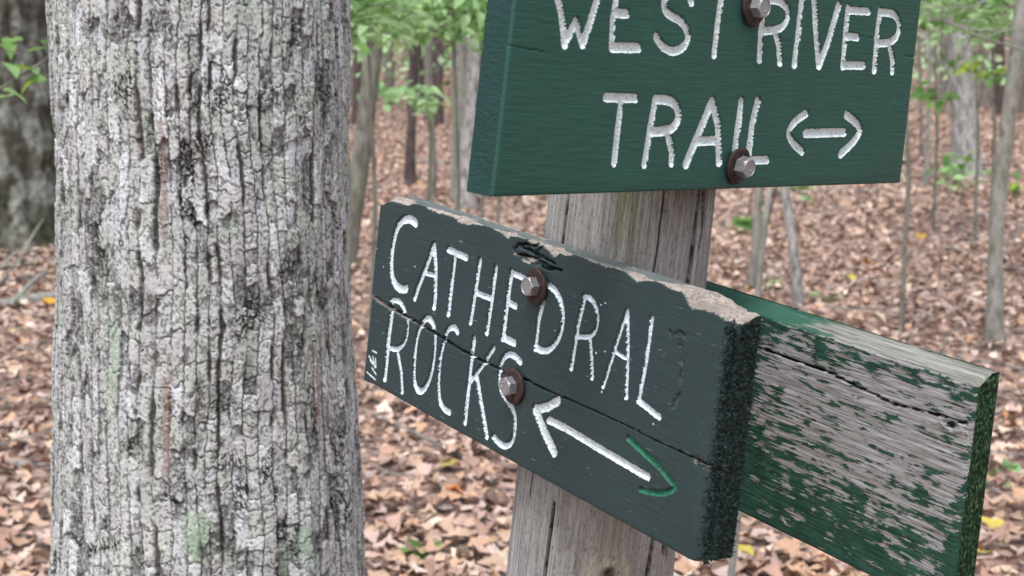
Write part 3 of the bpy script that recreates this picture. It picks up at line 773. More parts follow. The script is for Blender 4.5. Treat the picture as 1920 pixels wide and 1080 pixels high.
# ---- rear board -------------------------------------------------------------
p = NT("peeling_green_paint", .75, .25)
co = p.coord((26, 520, 300)); g1 = p.noise(1, 6, .68, co); g2 = p.noise(1, 4, .6, p.coord((9, 60, 60))); fine = p.noise(1, 5, .7, p.coord((20, 1150, 700)))
sep = p.n("ShaderNodeSeparateXYZ"); p.t.links.new(p.tc.outputs["Object"], sep.inputs[0])
wd = p.ramp(fine, [(.32, (.055, .057, .060)), (.45, (.235, .235, .24)), (.62, (.47, .475, .49))])
wd = p.mix(p.ramp(p.noise(1, 5, .6, p.coord((14, 300, 300))), [(.40, 0.), (.62, .6)]), wd, (.22, .195, .18))
wd = p.mix(p.ramp(p.noise(1, 4, .65, p.coord((34, 900, 300))), [(.56, 0.), (.63, .85)]), wd, (.045, .042, .040))
pt_ = p.ramp(p.noise(60, 3), [(.3, (.010, .042, .026)), (.7, (.024, .082, .055))])
pt_ = p.mix(p.ramp(fine, [(.35, .6), (.5, 0.)]), pt_, (.006, .022, .014))
low = p.math('MAXIMUM', p.math('MULTIPLY', p.math('SUBTRACT', .022, sep.outputs[1]), 1.7), -.085)
lft = p.math('MAXIMUM', p.math('MULTIPLY', p.math('SUBTRACT', .372, sep.outputs[0]), 2.6), 0.0)
hi = p.math('MAXIMUM', p.math('MULTIPLY', p.math('SUBTRACT', sep.outputs[1], .108), 2.6), 0.0)
far_edge = p.math('MAXIMUM', p.math('MULTIPLY', p.math('SUBTRACT', sep.outputs[0], .545), 9.0), 0.0)
g3 = p.noise(1, 4, .6, p.coord((55, 170, 100)))
mk = p.math('ADD', p.math('ADD', p.math('MULTIPLY', g1, .34), p.math('ADD', p.math('MULTIPLY', g2, .42), p.math('MULTIPLY', g3, .60))), p.math('ADD', p.math('ADD', low, lft), p.math('ADD', hi, far_edge)))
mk = p.math('ADD', mk, p.math('MULTIPLY', p.math('SUBTRACT', p.noise(1, 3, .6, p.coord((46, 760, 200))), .5), .26))
mk = p.ramp(mk, [(.655, 0.), (.675, 1.)])
p.color(p.mix(mk, wd, pt_))
p.bump(p.math('ADD', p.math('MULTIPLY', fine, .9), p.math('MULTIPLY', mk, .6)), .8, .0010)
M_PEEL = p.m
p = NT("worn_grey_top_wood", .85, .25)
gr = p.noise(1, 5, .65, p.coord((16, 300, 700))); sep = p.n("ShaderNodeSeparateXYZ"); p.t.links.new(p.tc.outputs["Object"], sep.inputs[0])
c = p.ramp(gr, [(.3, (.06, .07, .06)), (.50, (.22, .22, .20)), (.72, (.38, .375, .35))])
gm = p.math('ADD', p.math('MULTIPLY', p.math('SUBTRACT', .40, sep.outputs[0]), 5.), p.noise(1, 4, .6, p.coord((30, 200, 200))))
c = p.mix(p.ramp(gm, [(.45, 0.), (.58, .95)]), c, (.022, .10, .065))
p.color(c).bump(gr, .7, .002)
M_RTOP = p.m
p = NT("mossy_end_grain", .95, .15)
n1 = p.noise(1, 4, .65, p.coord((200, 260, 500))); n2 = p.vor(1, p.coord((300, 220, 420)))
c = p.ramp(n1, [(.36, (.006, .012, .006)), (.50, (.022, .060, .028)), (.60, (.06, .13, .065)), (.72, (.24, .30, .15))])
p.color(p.mix(p.ramp(n2, [(.4, 0.), (.7, .7)]), c, (.008, .012, .006))).bump(p.math('ADD', n1, n2), 1.0, .002)
M_MOSSEND = p.m
def rear_board():
    v0, v1 = -.031, .1455
    cell = .0011
    nv = int((v1 - v0) / cell); nu = int(.456 / cell)
    jv = np.linspace(0, 1, nv + 1)[:, None]; ju = np.linspace(0, 1, nu + 1)[None, :]
    V = v0 + (v1 - v0) * jv + 0 * ju
    right = .5565 - (V + .0012) * (.0076 / .1456)
    U = .10 + (right - .10) * ju
    D = .0007 * fbm(U / .05, V / .0022, 61, 3) + .0004 * fbm(U / .02, V / .0012, 62, 2)
    cls = np.zeros((nv, nu), int)
    ctr = lambda A: (A[:-1, :-1] + A[1:, :-1] + A[:-1, 1:] + A[1:, 1:]) / 4
    for pts, wd in zip(REAR_CRACKS[:1], (.0007,)):
        q = mmp(pts); q = [(.10, q[0][1])] + q
        c = seg_dist(U, V, q) - wd + .0006 * noise(U / .012, V * 0, 63)
        D += np.where(c < 0, .004, 0); cls = np.where(ctr(c) < 0, 3, cls)
    # knot
    kd = np.hypot((U - .5335) / 1.8, V - .1045)
    D += .0022 * np.exp(-(kd / .0022) ** 2) - .0012 * np.exp(-((kd - .0045) / .0012) ** 2)
    cls = np.where(ctr(kd) < .0020, 3, cls)
    D += edge_round(U, V, U - 1, right, v0, v1, .0035) + .0015 * sstep(.010, 0, v1 - V) * (1 + fbm(U / .02, V / .003, 64, 2))
    bev = V - (.1372 + .0012 * fbm(U / .02, V * 0, 66, 3))
    D += np.where(bev > 0, .0006 + 1.3 * bev, 0)
    cls = np.where(ctr(bev) > 0, 1, cls)
    root = thing("old_signboard", "weathered grey board with peeling green paint bolted behind the post", "board", frame_matrix(REAR_FRAME))
    tn = lambda u, t: .0010 * fbm(u / .05, np.full(len(u), t * 9.), 65, 3) - .001 * t
    board(root, "rear", U, V, D, cls, [M_PEEL, M_RTOP, M_MOSSEND, M_CRACK], THICK, 1, (0, 2), [], top_noise=tn, end_rough=(0, .0012))
    return root
rear_sign = rear_board()

# ================================================================== post
p = NT("weathered_post_wood", .88, .2)
g1 = p.noise(1, 6, .65, p.coord((330, 330, 14))); g2 = p.noise(1, 4, .6, p.coord((900, 900, 60))); g3 = p.noise(1, 3, .5, p.coord((90, 90, 6))); g4 = p.noise(1, 4, .7, p.coord((620, 620, 190)))
c = p.mix(p.ramp(g1, [(.30, 0.), (.68, 1.)]), p.mix(1., p.attr(), (.56, .55, .54), 'MULTIPLY'), p.mix(1., p.attr(), (1.15, 1.16, 1.17), 'MULTIPLY'))
c = p.mix(p.ramp(g2, [(.60, 0.), (.75, .55)]), c, (.06, .05, .042))
c = p.mix(p.ramp(g3, [(.35, .35), (.5, 0.)]), c, (.15, .12, .10))
c = p.mix(p.ramp(g4, [(.54, 0.), (.66, .75)]), c, (.085, .075, .065))
c = p.mix(p.ramp(g4, [(.30, .55), (.40, 0.)]), c, (.50, .48, .46))
p.color(c).bump(p.math('ADD', g1, p.math('ADD', p.math('MULTIPLY', g2, .7), p.math('MULTIPLY', g4, -.8))), .8, .0014)
M_POST = p.m
def post():
    P0 = Vector(POST_POINT); ax = -Vector(POST_AXIS)                  # up along the post
    to_cam = Vector((0, 0, EYE)) - P0
    Xa = (to_cam - ax * to_cam.dot(ax)).normalized(); Ya = ax.cross(Xa)
    # local x towards the viewer, z up the post
    mat = Matrix(((Xa[0], Ya[0], ax[0], P0[0]), (Xa[1], Ya[1], ax[1], P0[1]), (Xa[2], Ya[2], ax[2], P0[2]), (0, 0, 0, 1)))
    zb = -P0.z / ax.z - .05
    zz = np.concatenate([np.arange(zb, -.28, .02), np.arange(-.28, .17, .0018), np.arange(.17, .36, .01)])
    ta = np.concatenate([np.arange(-1.6, 1.6, .0008 / .07), np.linspace(1.6, 2 * math.pi - 1.6, 40)[:-1]])
    T, Z = np.meshgrid(ta, zz)
    Tw = np.where(T > math.pi, T - 2 * math.pi, T)
    s = Tw * .07
    r = np.interp(Z, [zb, -.25, .15, .36], [.080, .0727, .0672, .066])
    r = r + .0016 * noise(Tw * 1.2, Z / .2, 1) + .0010 * fbm(s / .0035, Z / .09, 2, 3) + .0007 * fbm(s / .0015, Z / .03, 3, 2)
    # photograph angles: + is towards the right of the picture
    def crk(pts, wd, dep, seed):
        nonlocal r, dark
        d = seg_dist(s, Z * .35, [(math.radians(a) * .07, z * .35) for a, z in pts])
        k = d - wd + .0004 * noise(Z / .012, s * 0, seed)
        r = r - np.where(k < 0, dep, dep * .25 * np.exp(-np.clip(k, 0, 1) / .0008)); dark = np.maximum(dark, np.clip(1 - k / .0007, 0, 1))
    dark = np.zeros(s.shape)
    crk([(52.5, .16), (51, .10), (49.5, .03), (47, -.02), (46, -.14), (42, -.20), (38, -.27)], .0021, .011, 5)
    crk([(57, .125), (59, .105)], .0022, .008, 6); crk([(60, .11), (58, .085)], .0011, .006, 7)
    crk([(-46, .16), (-48, .10), (-49, .05), (-50, -.02)], .0014, .006, 8)
    crk([(-30, -.14), (-31, -.19), (-33, -.28)], .0011, .006, 9)
    crk([(22, .16), (21, .08), (19, .04)], .0004, .002, 11)
    crk([(-52, -.10), (-53, -.14)], .0008, .003, 13); crk([(56, -.172), (59, -.178)], .0010, .005, 14); crk([(62, -.165), (63, -.185)], .0008, .005, 15)
    # knot low on the post
    ks, kz = math.radians(13) * .07, -.1905
    kd = np.hypot(s - ks, (Z - kz) / 1.15); kd = kd + .0012 * fbm(s / .004, Z / .004, 16, 2)
    r = r - .006 * np.exp(-(kd / .0042) ** 2) + .0022 * np.exp(-((kd - .0085) / .003) ** 2) + .0012 * np.exp(-((kd - .0165) / .0025) ** 2)
    # lifted slivers
    sl = fbm(s / .004, Z / .022, 18, 2)
    lift = sstep(.28, .5, sl) * np.exp(-((s + .014) / .016) ** 2) * np.exp(-((Z + .165) / .035) ** 2)
    r = r + .0028 * lift
    colr = np.ones(s.shape + (3,)) * np.array((.36, .35, .33))
    def bl(c, m, t): return c * (1 - m[..., None]) + np.array(t) * m[..., None]
    colr = bl(colr, .75 * sstep(-.3, .4, fbm(s / .03, Z / .12, 21, 3)), (.41, .40, .40))
    up = sstep(.0, .06, Z)
    colr = bl(colr, up * .85 * np.exp(-((s + .004) / .012) ** 2) * sstep(.02, .13, Z) * sstep(-.6, .3, fbm(s / .01, Z / .05, 22, 3)), (.19, .205, .09))
    colr = bl(colr, up * .85 * np.exp(-((s - .036) / .018) ** 2) * sstep(.07, .13, Z) * sstep(-.6, .2, fbm(s / .01, Z / .04, 23, 3)), (.17, .12, .085))
    colr = bl(colr, .6 * sstep(-.1, -.25, Z) * sstep(-.02, -.06, s), (.41, .415, .44))
    colr = bl(colr, .5 * sstep(-.09, -.16, Z) * np.exp(-((s - .012) / .022) ** 2), (.25, .225, .165))
    colr = bl(colr, .55 * np.exp(-((kd - .012) / .007) ** 2) , (.50, .46, .36))
    colr = bl(colr, .9 * np.exp(-(kd / .0045) ** 4), (.035, .03, .025))
    colr = bl(colr, .6 * lift, (.40, .395, .41))
    colr = bl(colr, .95 * dark, (.022, .019, .016))
    ang = Tw                                                         # +angle must run to the picture's right
    Vt = np.stack([r * np.cos(ang), r * np.sin(ang), Z], -1).reshape(-1, 3)
    right = Vector((1, 0, 0)).dot(Ya)
    if right < 0:
        Vt[:, 1] *= -1
    n, m = s.shape
    cap = np.array([[0, 0, zz[-1] + .006]])
    Vt = np.concatenate([Vt, cap])
    colr = np.concatenate([colr.reshape(-1, 3), [(.25, .23, .21)]])
    last = (n - 1) * m
    tri = np.stack([last + np.arange(m), last + (np.arange(m) + 1) % m, np.full(m, n * m)], -1)
    root = thing("sign_post", "leaning round weathered wooden post carrying the green trail signs", "post", mat)
    link("log", new_mesh("log", Vt, [grid_faces(n, m, wrap=True), tri], [M_POST], color=colr), root)
    return root
sign_post = post()

# ================================================================== bolts
p = NT("rusty_washer", .7, .35); n1 = p.noise(260, 4, .6)
p.color(p.ramp(n1, [(.3, (.014, .010, .009)), (.55, (.038, .023, .020)), (.75, (.080, .050, .040))])).bump(n1, .5, .0008); p.b.inputs["Metallic"].default_value = .15
M_RUST = p.m
p = NT("rusty_red_washer", .65, .35); n1 = p.noise(260, 4, .6)
p.color(p.ramp(n1, [(.3, (.022, .013, .013)), (.6, (.055, .028, .028)), (.8, (.09, .056, .044))])).bump(n1, .5, .0008); p.b.inputs["Metallic"].default_value = .15
M_RUST2 = p.m
p = NT("dull_zinc_steel", .42, .5); n1 = p.noise(330, 4, .6); n2 = p.noise(120, 3)
c = p.mix(p.ramp(n1, [(.3, 0.), (.7, 1.)]), (.27, .275, .285), (.42, .425, .435)); c = p.mix(p.ramp(n2, [(.60, 0.), (.72, .7)]), c, (.14, .085, .065))
p.color(c).bump(n1, .35, .0006); p.b.inputs["Metallic"].default_value = .65
M_ZINC = p.m
def lathe(prof, seg=40):
    V = []; n = len(prof)
    for a in np.linspace(0, 2 * np.pi, seg, endpoint=False):
        for r_, z in prof: V.append((r_ * math.cos(a), r_ * math.sin(a), z))
    f = grid_faces(seg, n)
    wrap = np.array([[(seg - 1) * n + i, (seg - 1) * n + i + 1, i + 1, i] for i in range(n - 1)])
    return np.array(V), np.concatenate([f, wrap])
def washer_mesh(mat):
    prof = [(.0058, .0012), (.0060, .0030), (.0072, .0033), (.0115, .0031), (.0140, .0028), (.0147, .0022), (.0149, .0012), (.0146, .0003), (.0138, 0)]
    V, F = lathe(prof)
    a = np.arctan2(V[:, 1], V[:, 0]); rr_ = np.hypot(V[:, 0], V[:, 1])
    k = 1 + .018 * np.sin(a * 3 + 1) + .012 * np.sin(a * 7)
    V[:, 0] *= k; V[:, 1] *= k; V[:, 2] += .0004 * np.sin(a * 2) * rr_ / .014
    return new_mesh("washer", V, F, [mat])
def head_mesh():
    """hex head with a chamfered round top"""
    Rc, Ht = .0083, .0068
    rows = []
    N = 48
    ang = np.linspace(0, 2 * np.pi, N, endpoint=False)
    hexr = Rc * math.cos(math.pi / 6) / np.cos((ang % (math.pi / 3)) - math.pi / 6)
    def row(rf, z): rows.append(np.stack([rf * np.cos(ang), rf * np.sin(ang), z], -1))
    row(hexr, np.zeros(N)); 
    zc = Ht - .0004 - (hexr - Rc * .866) * .75
    row(hexr, zc); row(np.minimum(hexr, Rc * .862), np.full(N, Ht - .0002)); row(np.full(N, Rc * .83), np.full(N, Ht)); row(np.full(N, Rc * .76), np.full(N, Ht + .0001)); row(np.full(N, Rc * .72), np.full(N, Ht - .00025)); row(np.full(N, Rc * .30), np.full(N, Ht - .0003))
    V = np.concatenate(rows + [np.array([[0, 0, Ht - .0003]])])
    F = grid_faces(len(rows), N, wrap=True)
    l = (len(rows) - 1) * N
    T = np.stack([l + np.arange(N), l + (np.arange(N) + 1) % N, np.full(N, len(rows) * N)], -1)
    return new_mesh("bolt_head", V, [F, T], [M_ZINC], smooth=False)
HEAD = head_mesh(); W1 = washer_mesh(M_RUST); W2 = washer_mesh(M_RUST2)
dotV, dotF = lathe([(.0011, 0), (.0010, .0003), (.0004, .00045), (.0001, .00046)], 10)
DOT = new_mesh("grade_mark", dotV, dotF, [M_ZINC])
def bolt(root, u, v, z0, spin, wm, tilt, hz, marks=()):
    e = link("bolt", HEAD, root)
    e.matrix_local = Matrix.Translation((u, v, z0 + .0030)) @ Euler((tilt[0] * .4, tilt[1] * .4, 0)).to_matrix().to_4x4() @ Matrix.Rotation(spin, 4, 'Z') @ Matrix.Diagonal((1, 1, hz, 1))
    tag(e, "hex bolt head on a rusty washer")
    ws = link("washer", wm, e)
    ws.matrix_local = Matrix.Diagonal((1, 1, 1 / hz, 1)) @ Matrix.Translation((0, 0, -.0030)) @ Euler((tilt[0] * .6, tilt[1] * .6, 0)).to_matrix().to_4x4()
    for a, r_ in marks:
        d = link("grade_mark", DOT, e); d.location = (r_ * math.cos(a), r_ * math.sin(a), .0065)
for (u, v), sp_, hz, tl in zip(UPPER_BOLTS, (.35, .1), (1.45, 1.3), ((.10, .06), (-.05, .05))):
    bolt(upper_sign, u / 1000, v / 1000, .0006, sp_, W1, tl, hz, [(-1.2, .003)])
for (u, v), sp_, wm, tl, mk in zip(LOWER_BOLTS, (.2, .55), (W1, W2), ((.05, -.04), (0, -.03)), ((), ((1.9, .0042), (1.2, .0044), (2.8, .0046)))):
    bolt(lower_sign, u / 1000 + .002, v / 1000, .0004, sp_, wm, tl, 1.15, mk)

# ================================================================== trees behind
def tube(pts, radii, seg=12, amp=.06, seed=0, closed_tip=True):
    pts = np.array([tuple(q) for q in pts], float); n = len(pts)
    tan = np.gradient(pts, axis=0); tan /= np.linalg.norm(tan, axis=1)[:, None]
    ref = np.array((0.123, .3, .95)) if abs(tan[0, 2]) < .8 else np.array((1., .1, 0))
    A = np.cross(tan, ref); A /= np.linalg.norm(A, axis=1)[:, None]; B = np.cross(tan, A)
    a = np.linspace(0, 2 * np.pi, seg, endpoint=False)
    rr_ = np.asarray(radii, float)[:, None] * (1 + amp * noise(np.arange(n)[:, None] * .9 + seed * 3.7, a[None] * 1.6 + seed, seed))
    V = pts[:, None] + rr_[..., None] * (np.cos(a)[None, :, None] * A[:, None] + np.sin(a)[None, :, None] * B[:, None])
    V = V.reshape(-1, 3); F = [grid_faces(n, seg, wrap=True)]
    V = np.concatenate([V, pts[-1:] + tan[-1:] * radii[-1]])
    l = (n - 1) * seg
    F.append(np.stack([l + np.arange(seg), l + (np.arange(seg) + 1) % seg, np.full(seg, n * seg)], -1))
    return V, F
def line_pts(a, b_, n, wob=0., seed=0):
    a = Vector(a); b_ = Vector(b_); out = []
    for i in range(n):
        t = i / (n - 1); q = a.lerp(b_, t)
        if 0 < i: q = q + Vector((wob * float(noise(t * 3.1 + seed, seed * 1.7, seed)), wob * float(noise(t * 2.7 + seed, 9 + seed, seed + 1)), 0))
        out.append(q)
    return out
def bark_mat(name, a, b_, spot, sp=.58, green=0.0):
    m = NT(name, .92, .15)
    n1 = m.noise(14, 5, .65, m.coord((1, 1, .5), which="Object")); n2 = m.noise(34, 4, .65, m.coord((1, 1, .3))); n3 = m.noise(4, 3, .5)
    c = m.mix(m.ramp(n1, [(.38, 0.), (.58, 1.)]), a, b_)
    c = m.mix(m.ramp(n2, [(sp, 0.), (sp + .12, .8)]), c, spot)
    if green: c = m.mix(m.ramp(n3, [(.45, 0.), (.65, green)]), c, (.20, .24, .15))
    m.color(c).bump(n2, .6, .01)
    return m.m
B_PALE = bark_mat("pale_bark", (.19, .185, .17), (.32, .31, .29), (.10, .095, .085), .53, .4)
B_MOTT = bark_mat("mottled_bark", (.19, .185, .18), (.42, .41, .41), (.09, .085, .08), .52, .2)
B_TAN = bark_mat("tan_bark", (.135, .128, .112), (.245, .235, .215), (.07, .065, .055), .53, .4)
B_DARK = bark_mat("dark_bark", (.058, .045, .045), (.11, .085, .085), (.03, .025, .025), .6)
B_GREY = bark_mat("grey_bark", (.14, .13, .12), (.24, .22, .205), (.07, .065, .06), .58, .1)
B_OLD = bark_mat("old_mossy_bark", (.075, .072, .058), (.16, .16, .14), (.025, .026, .02), .55, .35)

def tree(name, label, cat, mat, base, top, r0, r1, wob=.05, seed=0, group=None, limbs=(), seg=14, n=16, amp=.08, flare=1.25):
    base = Vector(base); root = thing(name, label, cat, Matrix.Translation(base), group)
    top = Vector(top)
    pts = line_pts((0, 0, -.08), top - base, n, wob, seed)
    rad = [r0 + (r1 - r0) * (i / (n - 1)) for i in range(n)]
    rad[0] *= flare * 1.2; rad[1] *= 1 + (flare - 1) * .4
    V, F = tube(pts, rad, seg, amp, seed)
    link("trunk", new_mesh("trunk", V, F, [mat]), root)
    for a, b_, r_ in limbs:
        V, F = tube(line_pts(Vector(a) - base, Vector(b_) - base, 8, .05, seed + 3), np.linspace(r_, r_ * .35, 8), 6, .1, seed)
        link("limb", new_mesh("limb", V, F, [mat]), root)
    return root
def limbs_for(base, top, r, k, seed):
    rnd = random.Random(seed); out = []
    for i in range(k):
        t = rnd.uniform(.45, .95); p_ = Vector(base).lerp(Vector(top), t); a = rnd.uniform(0, 6.28); L = rnd.uniform(.8, 1.8)
        out.append((p_, p_ + Vector((math.cos(a) * L, math.sin(a) * L, L * rnd.uniform(.4, .9))), r * .3))
    return out
def px_tree(name, label, cat, mat, bx, by, tx, ty, wpx, h=6.0, wob=.05, seed=0, k=3, n=16, amp=.08, group=None, taper=.72):
    """base at photograph pixel (bx, by) on the ground; the axis passes pixel (tx, ty)"""
    b0 = foot(bx, by); Y = b0.y
    t0 = at(tx, ty, Y)
    d = (t0 - b0); d = d / max(d.z, .2)
    top = b0 + d * h
    dist = math.hypot(b0.y, 1.2); r_ = wpx / 2 / FP * dist
    return tree(name, label, cat, mat, b0, top, r_, r_ * taper, wob, seed, group, limbs_for(b0, top, r_, k, seed), n=n, amp=amp)

# the old trunk at the picture's edge
b0 = foot(-25, 452)
old = thing("old_tree", "broad dark mossy old tree behind the leafy twig, with pale lichen patches", "tree", Matrix.Translation(b0))
pts = line_pts((0, 0, -.1), (-.05, .08, 3.2), 230, .03, 5); rad = [.60 * (1 + .6 * math.exp(-i * .0143 / .30)) for i in range(230)]
V, F = tube(pts, rad, 150, 0, 5)
an = np.arctan2(V[:, 1], V[:, 0]); 
pit = fbm(an * 7, V[:, 2] / .22, 3, 3)
V[:, :2] *= (1 + .07 * pit + .03 * np.abs(fbm(an * 16, V[:, 2] / .3, 4, 3)))[:, None]
ct = np.ones((len(V), 3)) * np.array((.085, .080, .065))
ct = ct + sstep(-.1, .4, pit)[:, None] * np.array((.05, .05, .042))
pale = sstep(.05, .35, fbm(an * 3.2 + 2, V[:, 2] / .28, 6, 4) + .25 * sstep(-1.65, -1.35, an) - .1)
ct = ct * (1 - .8 * pale[:, None]) + .8 * pale[:, None] * np.array((.30, .315, .295))
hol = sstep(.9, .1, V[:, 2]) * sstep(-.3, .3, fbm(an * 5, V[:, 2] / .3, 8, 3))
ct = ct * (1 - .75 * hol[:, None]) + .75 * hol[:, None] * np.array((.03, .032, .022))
om = NT("old_mossy_bark", .95, .1); n1 = om.noise(16, 5, .65)
om.color(om.mix(om.ramp(n1, [(.35, 0.), (.65, 1.)]), om.mix(1., om.attr(), (.5, .5, .46), 'MULTIPLY'), om.mix(1., om.attr(), (1.3, 1.3, 1.3), 'MULTIPLY'))).bump(n1, .8, .03)
link("trunk", new_mesh("trunk", V, F, [om.m], color=ct), old)

px_tree("sapling", "leaning tan sapling rising just beside the thick grey trunk", "tree", B_TAN, 640, 505, 708, 0, 37, 5, .03, 11, k=2)
px_tree("young_tree", "slim dark purplish-brown tree standing alone between thick trunk and signs", "tree", B_DARK, 768, 346, 778, 70, 18, 6, .02, 12, k=2)
px_tree("young_tree", "pale pinkish tree, one of two close together beside the green signboard", "tree", B_PALE, 866, 380, 856, 0, 34, 7, .05, 13)
px_tree("young_tree", "greenish pale tree leaning against its pinkish twin beside the green signboard", "tree", B_MOTT, 872, 396, 893, 0, 32, 7, .05, 14)
px_tree("young_tree", "tall mottled grey tree with green shrub leaves around its foot", "tree", B_MOTT, 1812, 335, 1796, 0, 48, 8, .04, 15)
px_tree("sapling", "pale smooth slender sapling with bare crooked twigs standing on open leaf litter", "tree", B_PALE, 1866, 655, 1908, 60, 29, 4.5, .06, 16, k=2)
px_tree("sapling", "thin pale stem near the edge of the upper signboard", "tree", B_PALE, 1736, 356, 1747, 40, 9, 5, .03, 17, k=1)
px_tree("sapling", "very thin grey stem next to a thin pale stem by the upper signboard", "tree", B_GREY, 1727, 300, 1722, 60, 7, 5, .03, 18, k=1)
px_tree("sapling", "pale straight sapling seen under the upper signboard, nearer the post", "tree", B_PALE, 1411, 545, 1428, 350, 16, 4.2, .03, 19, k=1)
px_tree("sapling", "pale crooked sapling under the upper signboard, bending towards its foot", "tree", B_MOTT, 1503, 582, 1470, 350, 18, 4.2, .05, 20, k=1)
px_tree("sapling", "thin dark brown twig-like stem between two pale saplings under the signboard", "tree", B_DARK, 1409, 556, 1462, 330, 5, 2.6, .03, 21, k=0)
px_tree("sapling", "pale slim stem showing past the fuzzy end of the cracked signboard", "tree", B_PALE, 1366, 1130, 1382, 960, 15, 1.2, .01, 22, k=0)
px_tree("young_tree", "dark far tree in line with the bare twigs beside the upper signboard", "tree", B_DARK, 1876, 216, 1872, 60, 20, 8, .03, 23)
px_tree("young_tree", "dark grey tree behind the slim purplish-brown one, half hidden by pale leaves", "tree", B_GREY, 731, 196, 729, 60, 18, 8, .03, 24)
px_tree("young_tree", "grey-brown tree directly behind the slim purplish-brown one", "tree", B_GREY, 778, 214, 772, 60, 24, 8, .03, 25)
px_tree("young_tree", "near-black slender tree between the purplish-brown one and the pale pair", "tree", B_DARK, 823, 236, 824, 60, 16, 8, .03, 26)
px_tree("young_tree", "grey slender tree close by the near-black one, left of it", "tree", B_GREY, 803, 224, 800, 60, 15, 8, .03, 27)
px_tree("young_tree", "dark slim tree half hidden at the thick trunk's bark edge", "tree", B_DARK, 668, 232, 672, 60, 16, 8, .03, 28)
px_tree("young_tree", "grey tree between the mottled tree and the pale slender sapling", "tree", B_GREY, 1848, 205, 1846, 60, 17, 8, .03, 29)
px_tree("young_tree", "grey trunk between the thin pale stem and the mottled tree", "tree", B_GREY, 1766, 215, 1770, 60, 14, 8, .03, 30)

# broken-topped stem with a few bright leaves
sn = px_tree("sapling", "thin brown snag with a broken top and bright yellow-green leaves", "tree", B_TAN, 816, 374, 808, 160, 11, 1.75, .03, 31, k=0)

# distant trees: one of each kind, then copies
far_meshes = []
for k in range(6):
    V, F = tube(line_pts((0, 0, -.2), (random.uniform(-.8, .8), 0, 11), 12, .30, 40 + k), [.22] + list(np.linspace(.165, .08, 11)), 9, .1, 40 + k)
    far_meshes.append(new_mesh("distant_tree", V, F, [[B_GREY, B_DARK, B_TAN, B_MOTT, B_GREY, B_DARK][k]]))
rnd = random.Random(5)
placed = []
while len(placed) < 190:
    y = 26 + 84 * rnd.random() ** .8; x = rnd.uniform(-1, 1) * (.47 * y)
    px = 960 + x / y * FP
    if 950 < px < 1690 and rnd.random() < .75: continue
    if y < 34 and rnd.random() < .6: continue
    if any(abs(px - q[0]) < 7 and abs(y - q[1]) < 12 for q in placed): continue
    placed.append((px, y, x))
for i, (px, y, x) in enumerate(placed):
    o = link("distant_tree", far_meshes[i % 6])
    o.location = (x, y, float(ground_z(x, y)))
    sc = rnd.uniform(.55, 1.25); o.scale = (sc, sc, 1); o.rotation_euler = (rnd.gauss(0, .05), rnd.gauss(0, .055), rnd.uniform(0, 6.28))
    kd = ["grey", "dark", "tan", "mottled pale", "crooked grey", "crooked dark"][i % 6]
    tag(o, "slim %s far-off tree among many others deep in the woods" % kd, "tree", "%s distant trees deep in the woods" % kd)

# ================================================================== green leaves
def green_mat(name, a, b_):
    m = NT(name, .5, .3)
    m.color(m.mix(m.rnd(), a, b_))
    tr = m.n("ShaderNodeBsdfTranslucent"); m.put(tr.inputs[0], m.mix(m.rnd(), tuple(min(1, x * 1.5) for x in a), tuple(min(1, x * 1.5) for x in b_)))
    mx = m.n("ShaderNodeMixShader"); mx.inputs[0].default_value = .35
    m.t.links.new(m.b.outputs[0], mx.inputs[1]); m.t.links.new(tr.outputs[0], mx.inputs[2])
    m.t.links.new(mx.outputs[0], m.t.nodes["Material Output"].inputs[0])
    return m.m
G_PALE = green_mat("pale_green_leaf", (.24, .42, .17), (.38, .56, .29))
G_MID = green_mat("mid_green_leaf", (.09, .21, .05), (.18, .32, .09))
G_YEL = green_mat("yellow_green_leaf", (.20, .33, .03), (.32, .42, .06))
def green_leaf_mesh(mat, n=6, droop=.25):
    t = np.linspace(0, 1, n + 1); wd = np.maximum(.29 * np.sin(np.pi * t ** .8), .01); P = []
    for k in range(n + 1):
        for sgn in (-1, 0, 1):
            P.append((sgn * wd[k], t[k], (.10 * abs(sgn) * wd[k] / .29) - droop * t[k] ** 2))
    return new_mesh("leaf", np.array(P), grid_faces(n + 1, 3), [mat])
GL = {m.name: [green_leaf_mesh(m, 6, d) for d in (.1, .25, .45)] for m in (G_PALE, G_MID, G_YEL)}
def leafy(name, label, cat, base, stems, leaves, mats, stem_mat=None, stem_r=.006, group=None, seed=0):
    """stems: polylines in world metres; leaves: (point, length)"""
    rd = random.Random(seed); base = Vector(base)
    root = thing(name, label, cat, Matrix.Translation(base), group)
    for st_ in stems:
        pts, r_ = st_
        V, F = tube([Vector(q) - base for q in pts], np.linspace(r_, r_ * .45, len(pts)), 6, .1, seed)
        link("stem", new_mesh("stem", V, F, [stem_mat or B_TAN]), root)
    for q, L in leaves:
        o = link("leaf", rd.choice(GL[rd.choice(mats).name]), root)
        o.location = Vector(q) - base
        o.rotation_euler = (rd.gauss(-.15, .4), rd.gauss(0, .4), rd.uniform(0, 6.28)); o.scale = (L, L, L)
    return root
def bend(a, b_, sag, n=8):
    a = Vector(a); b_ = Vector(b_)
    return [a.lerp(b_, i / (n - 1)) + Vector((0, 0, -sag * math.sin(math.pi * i / (n - 1)))) for i in range(n)]

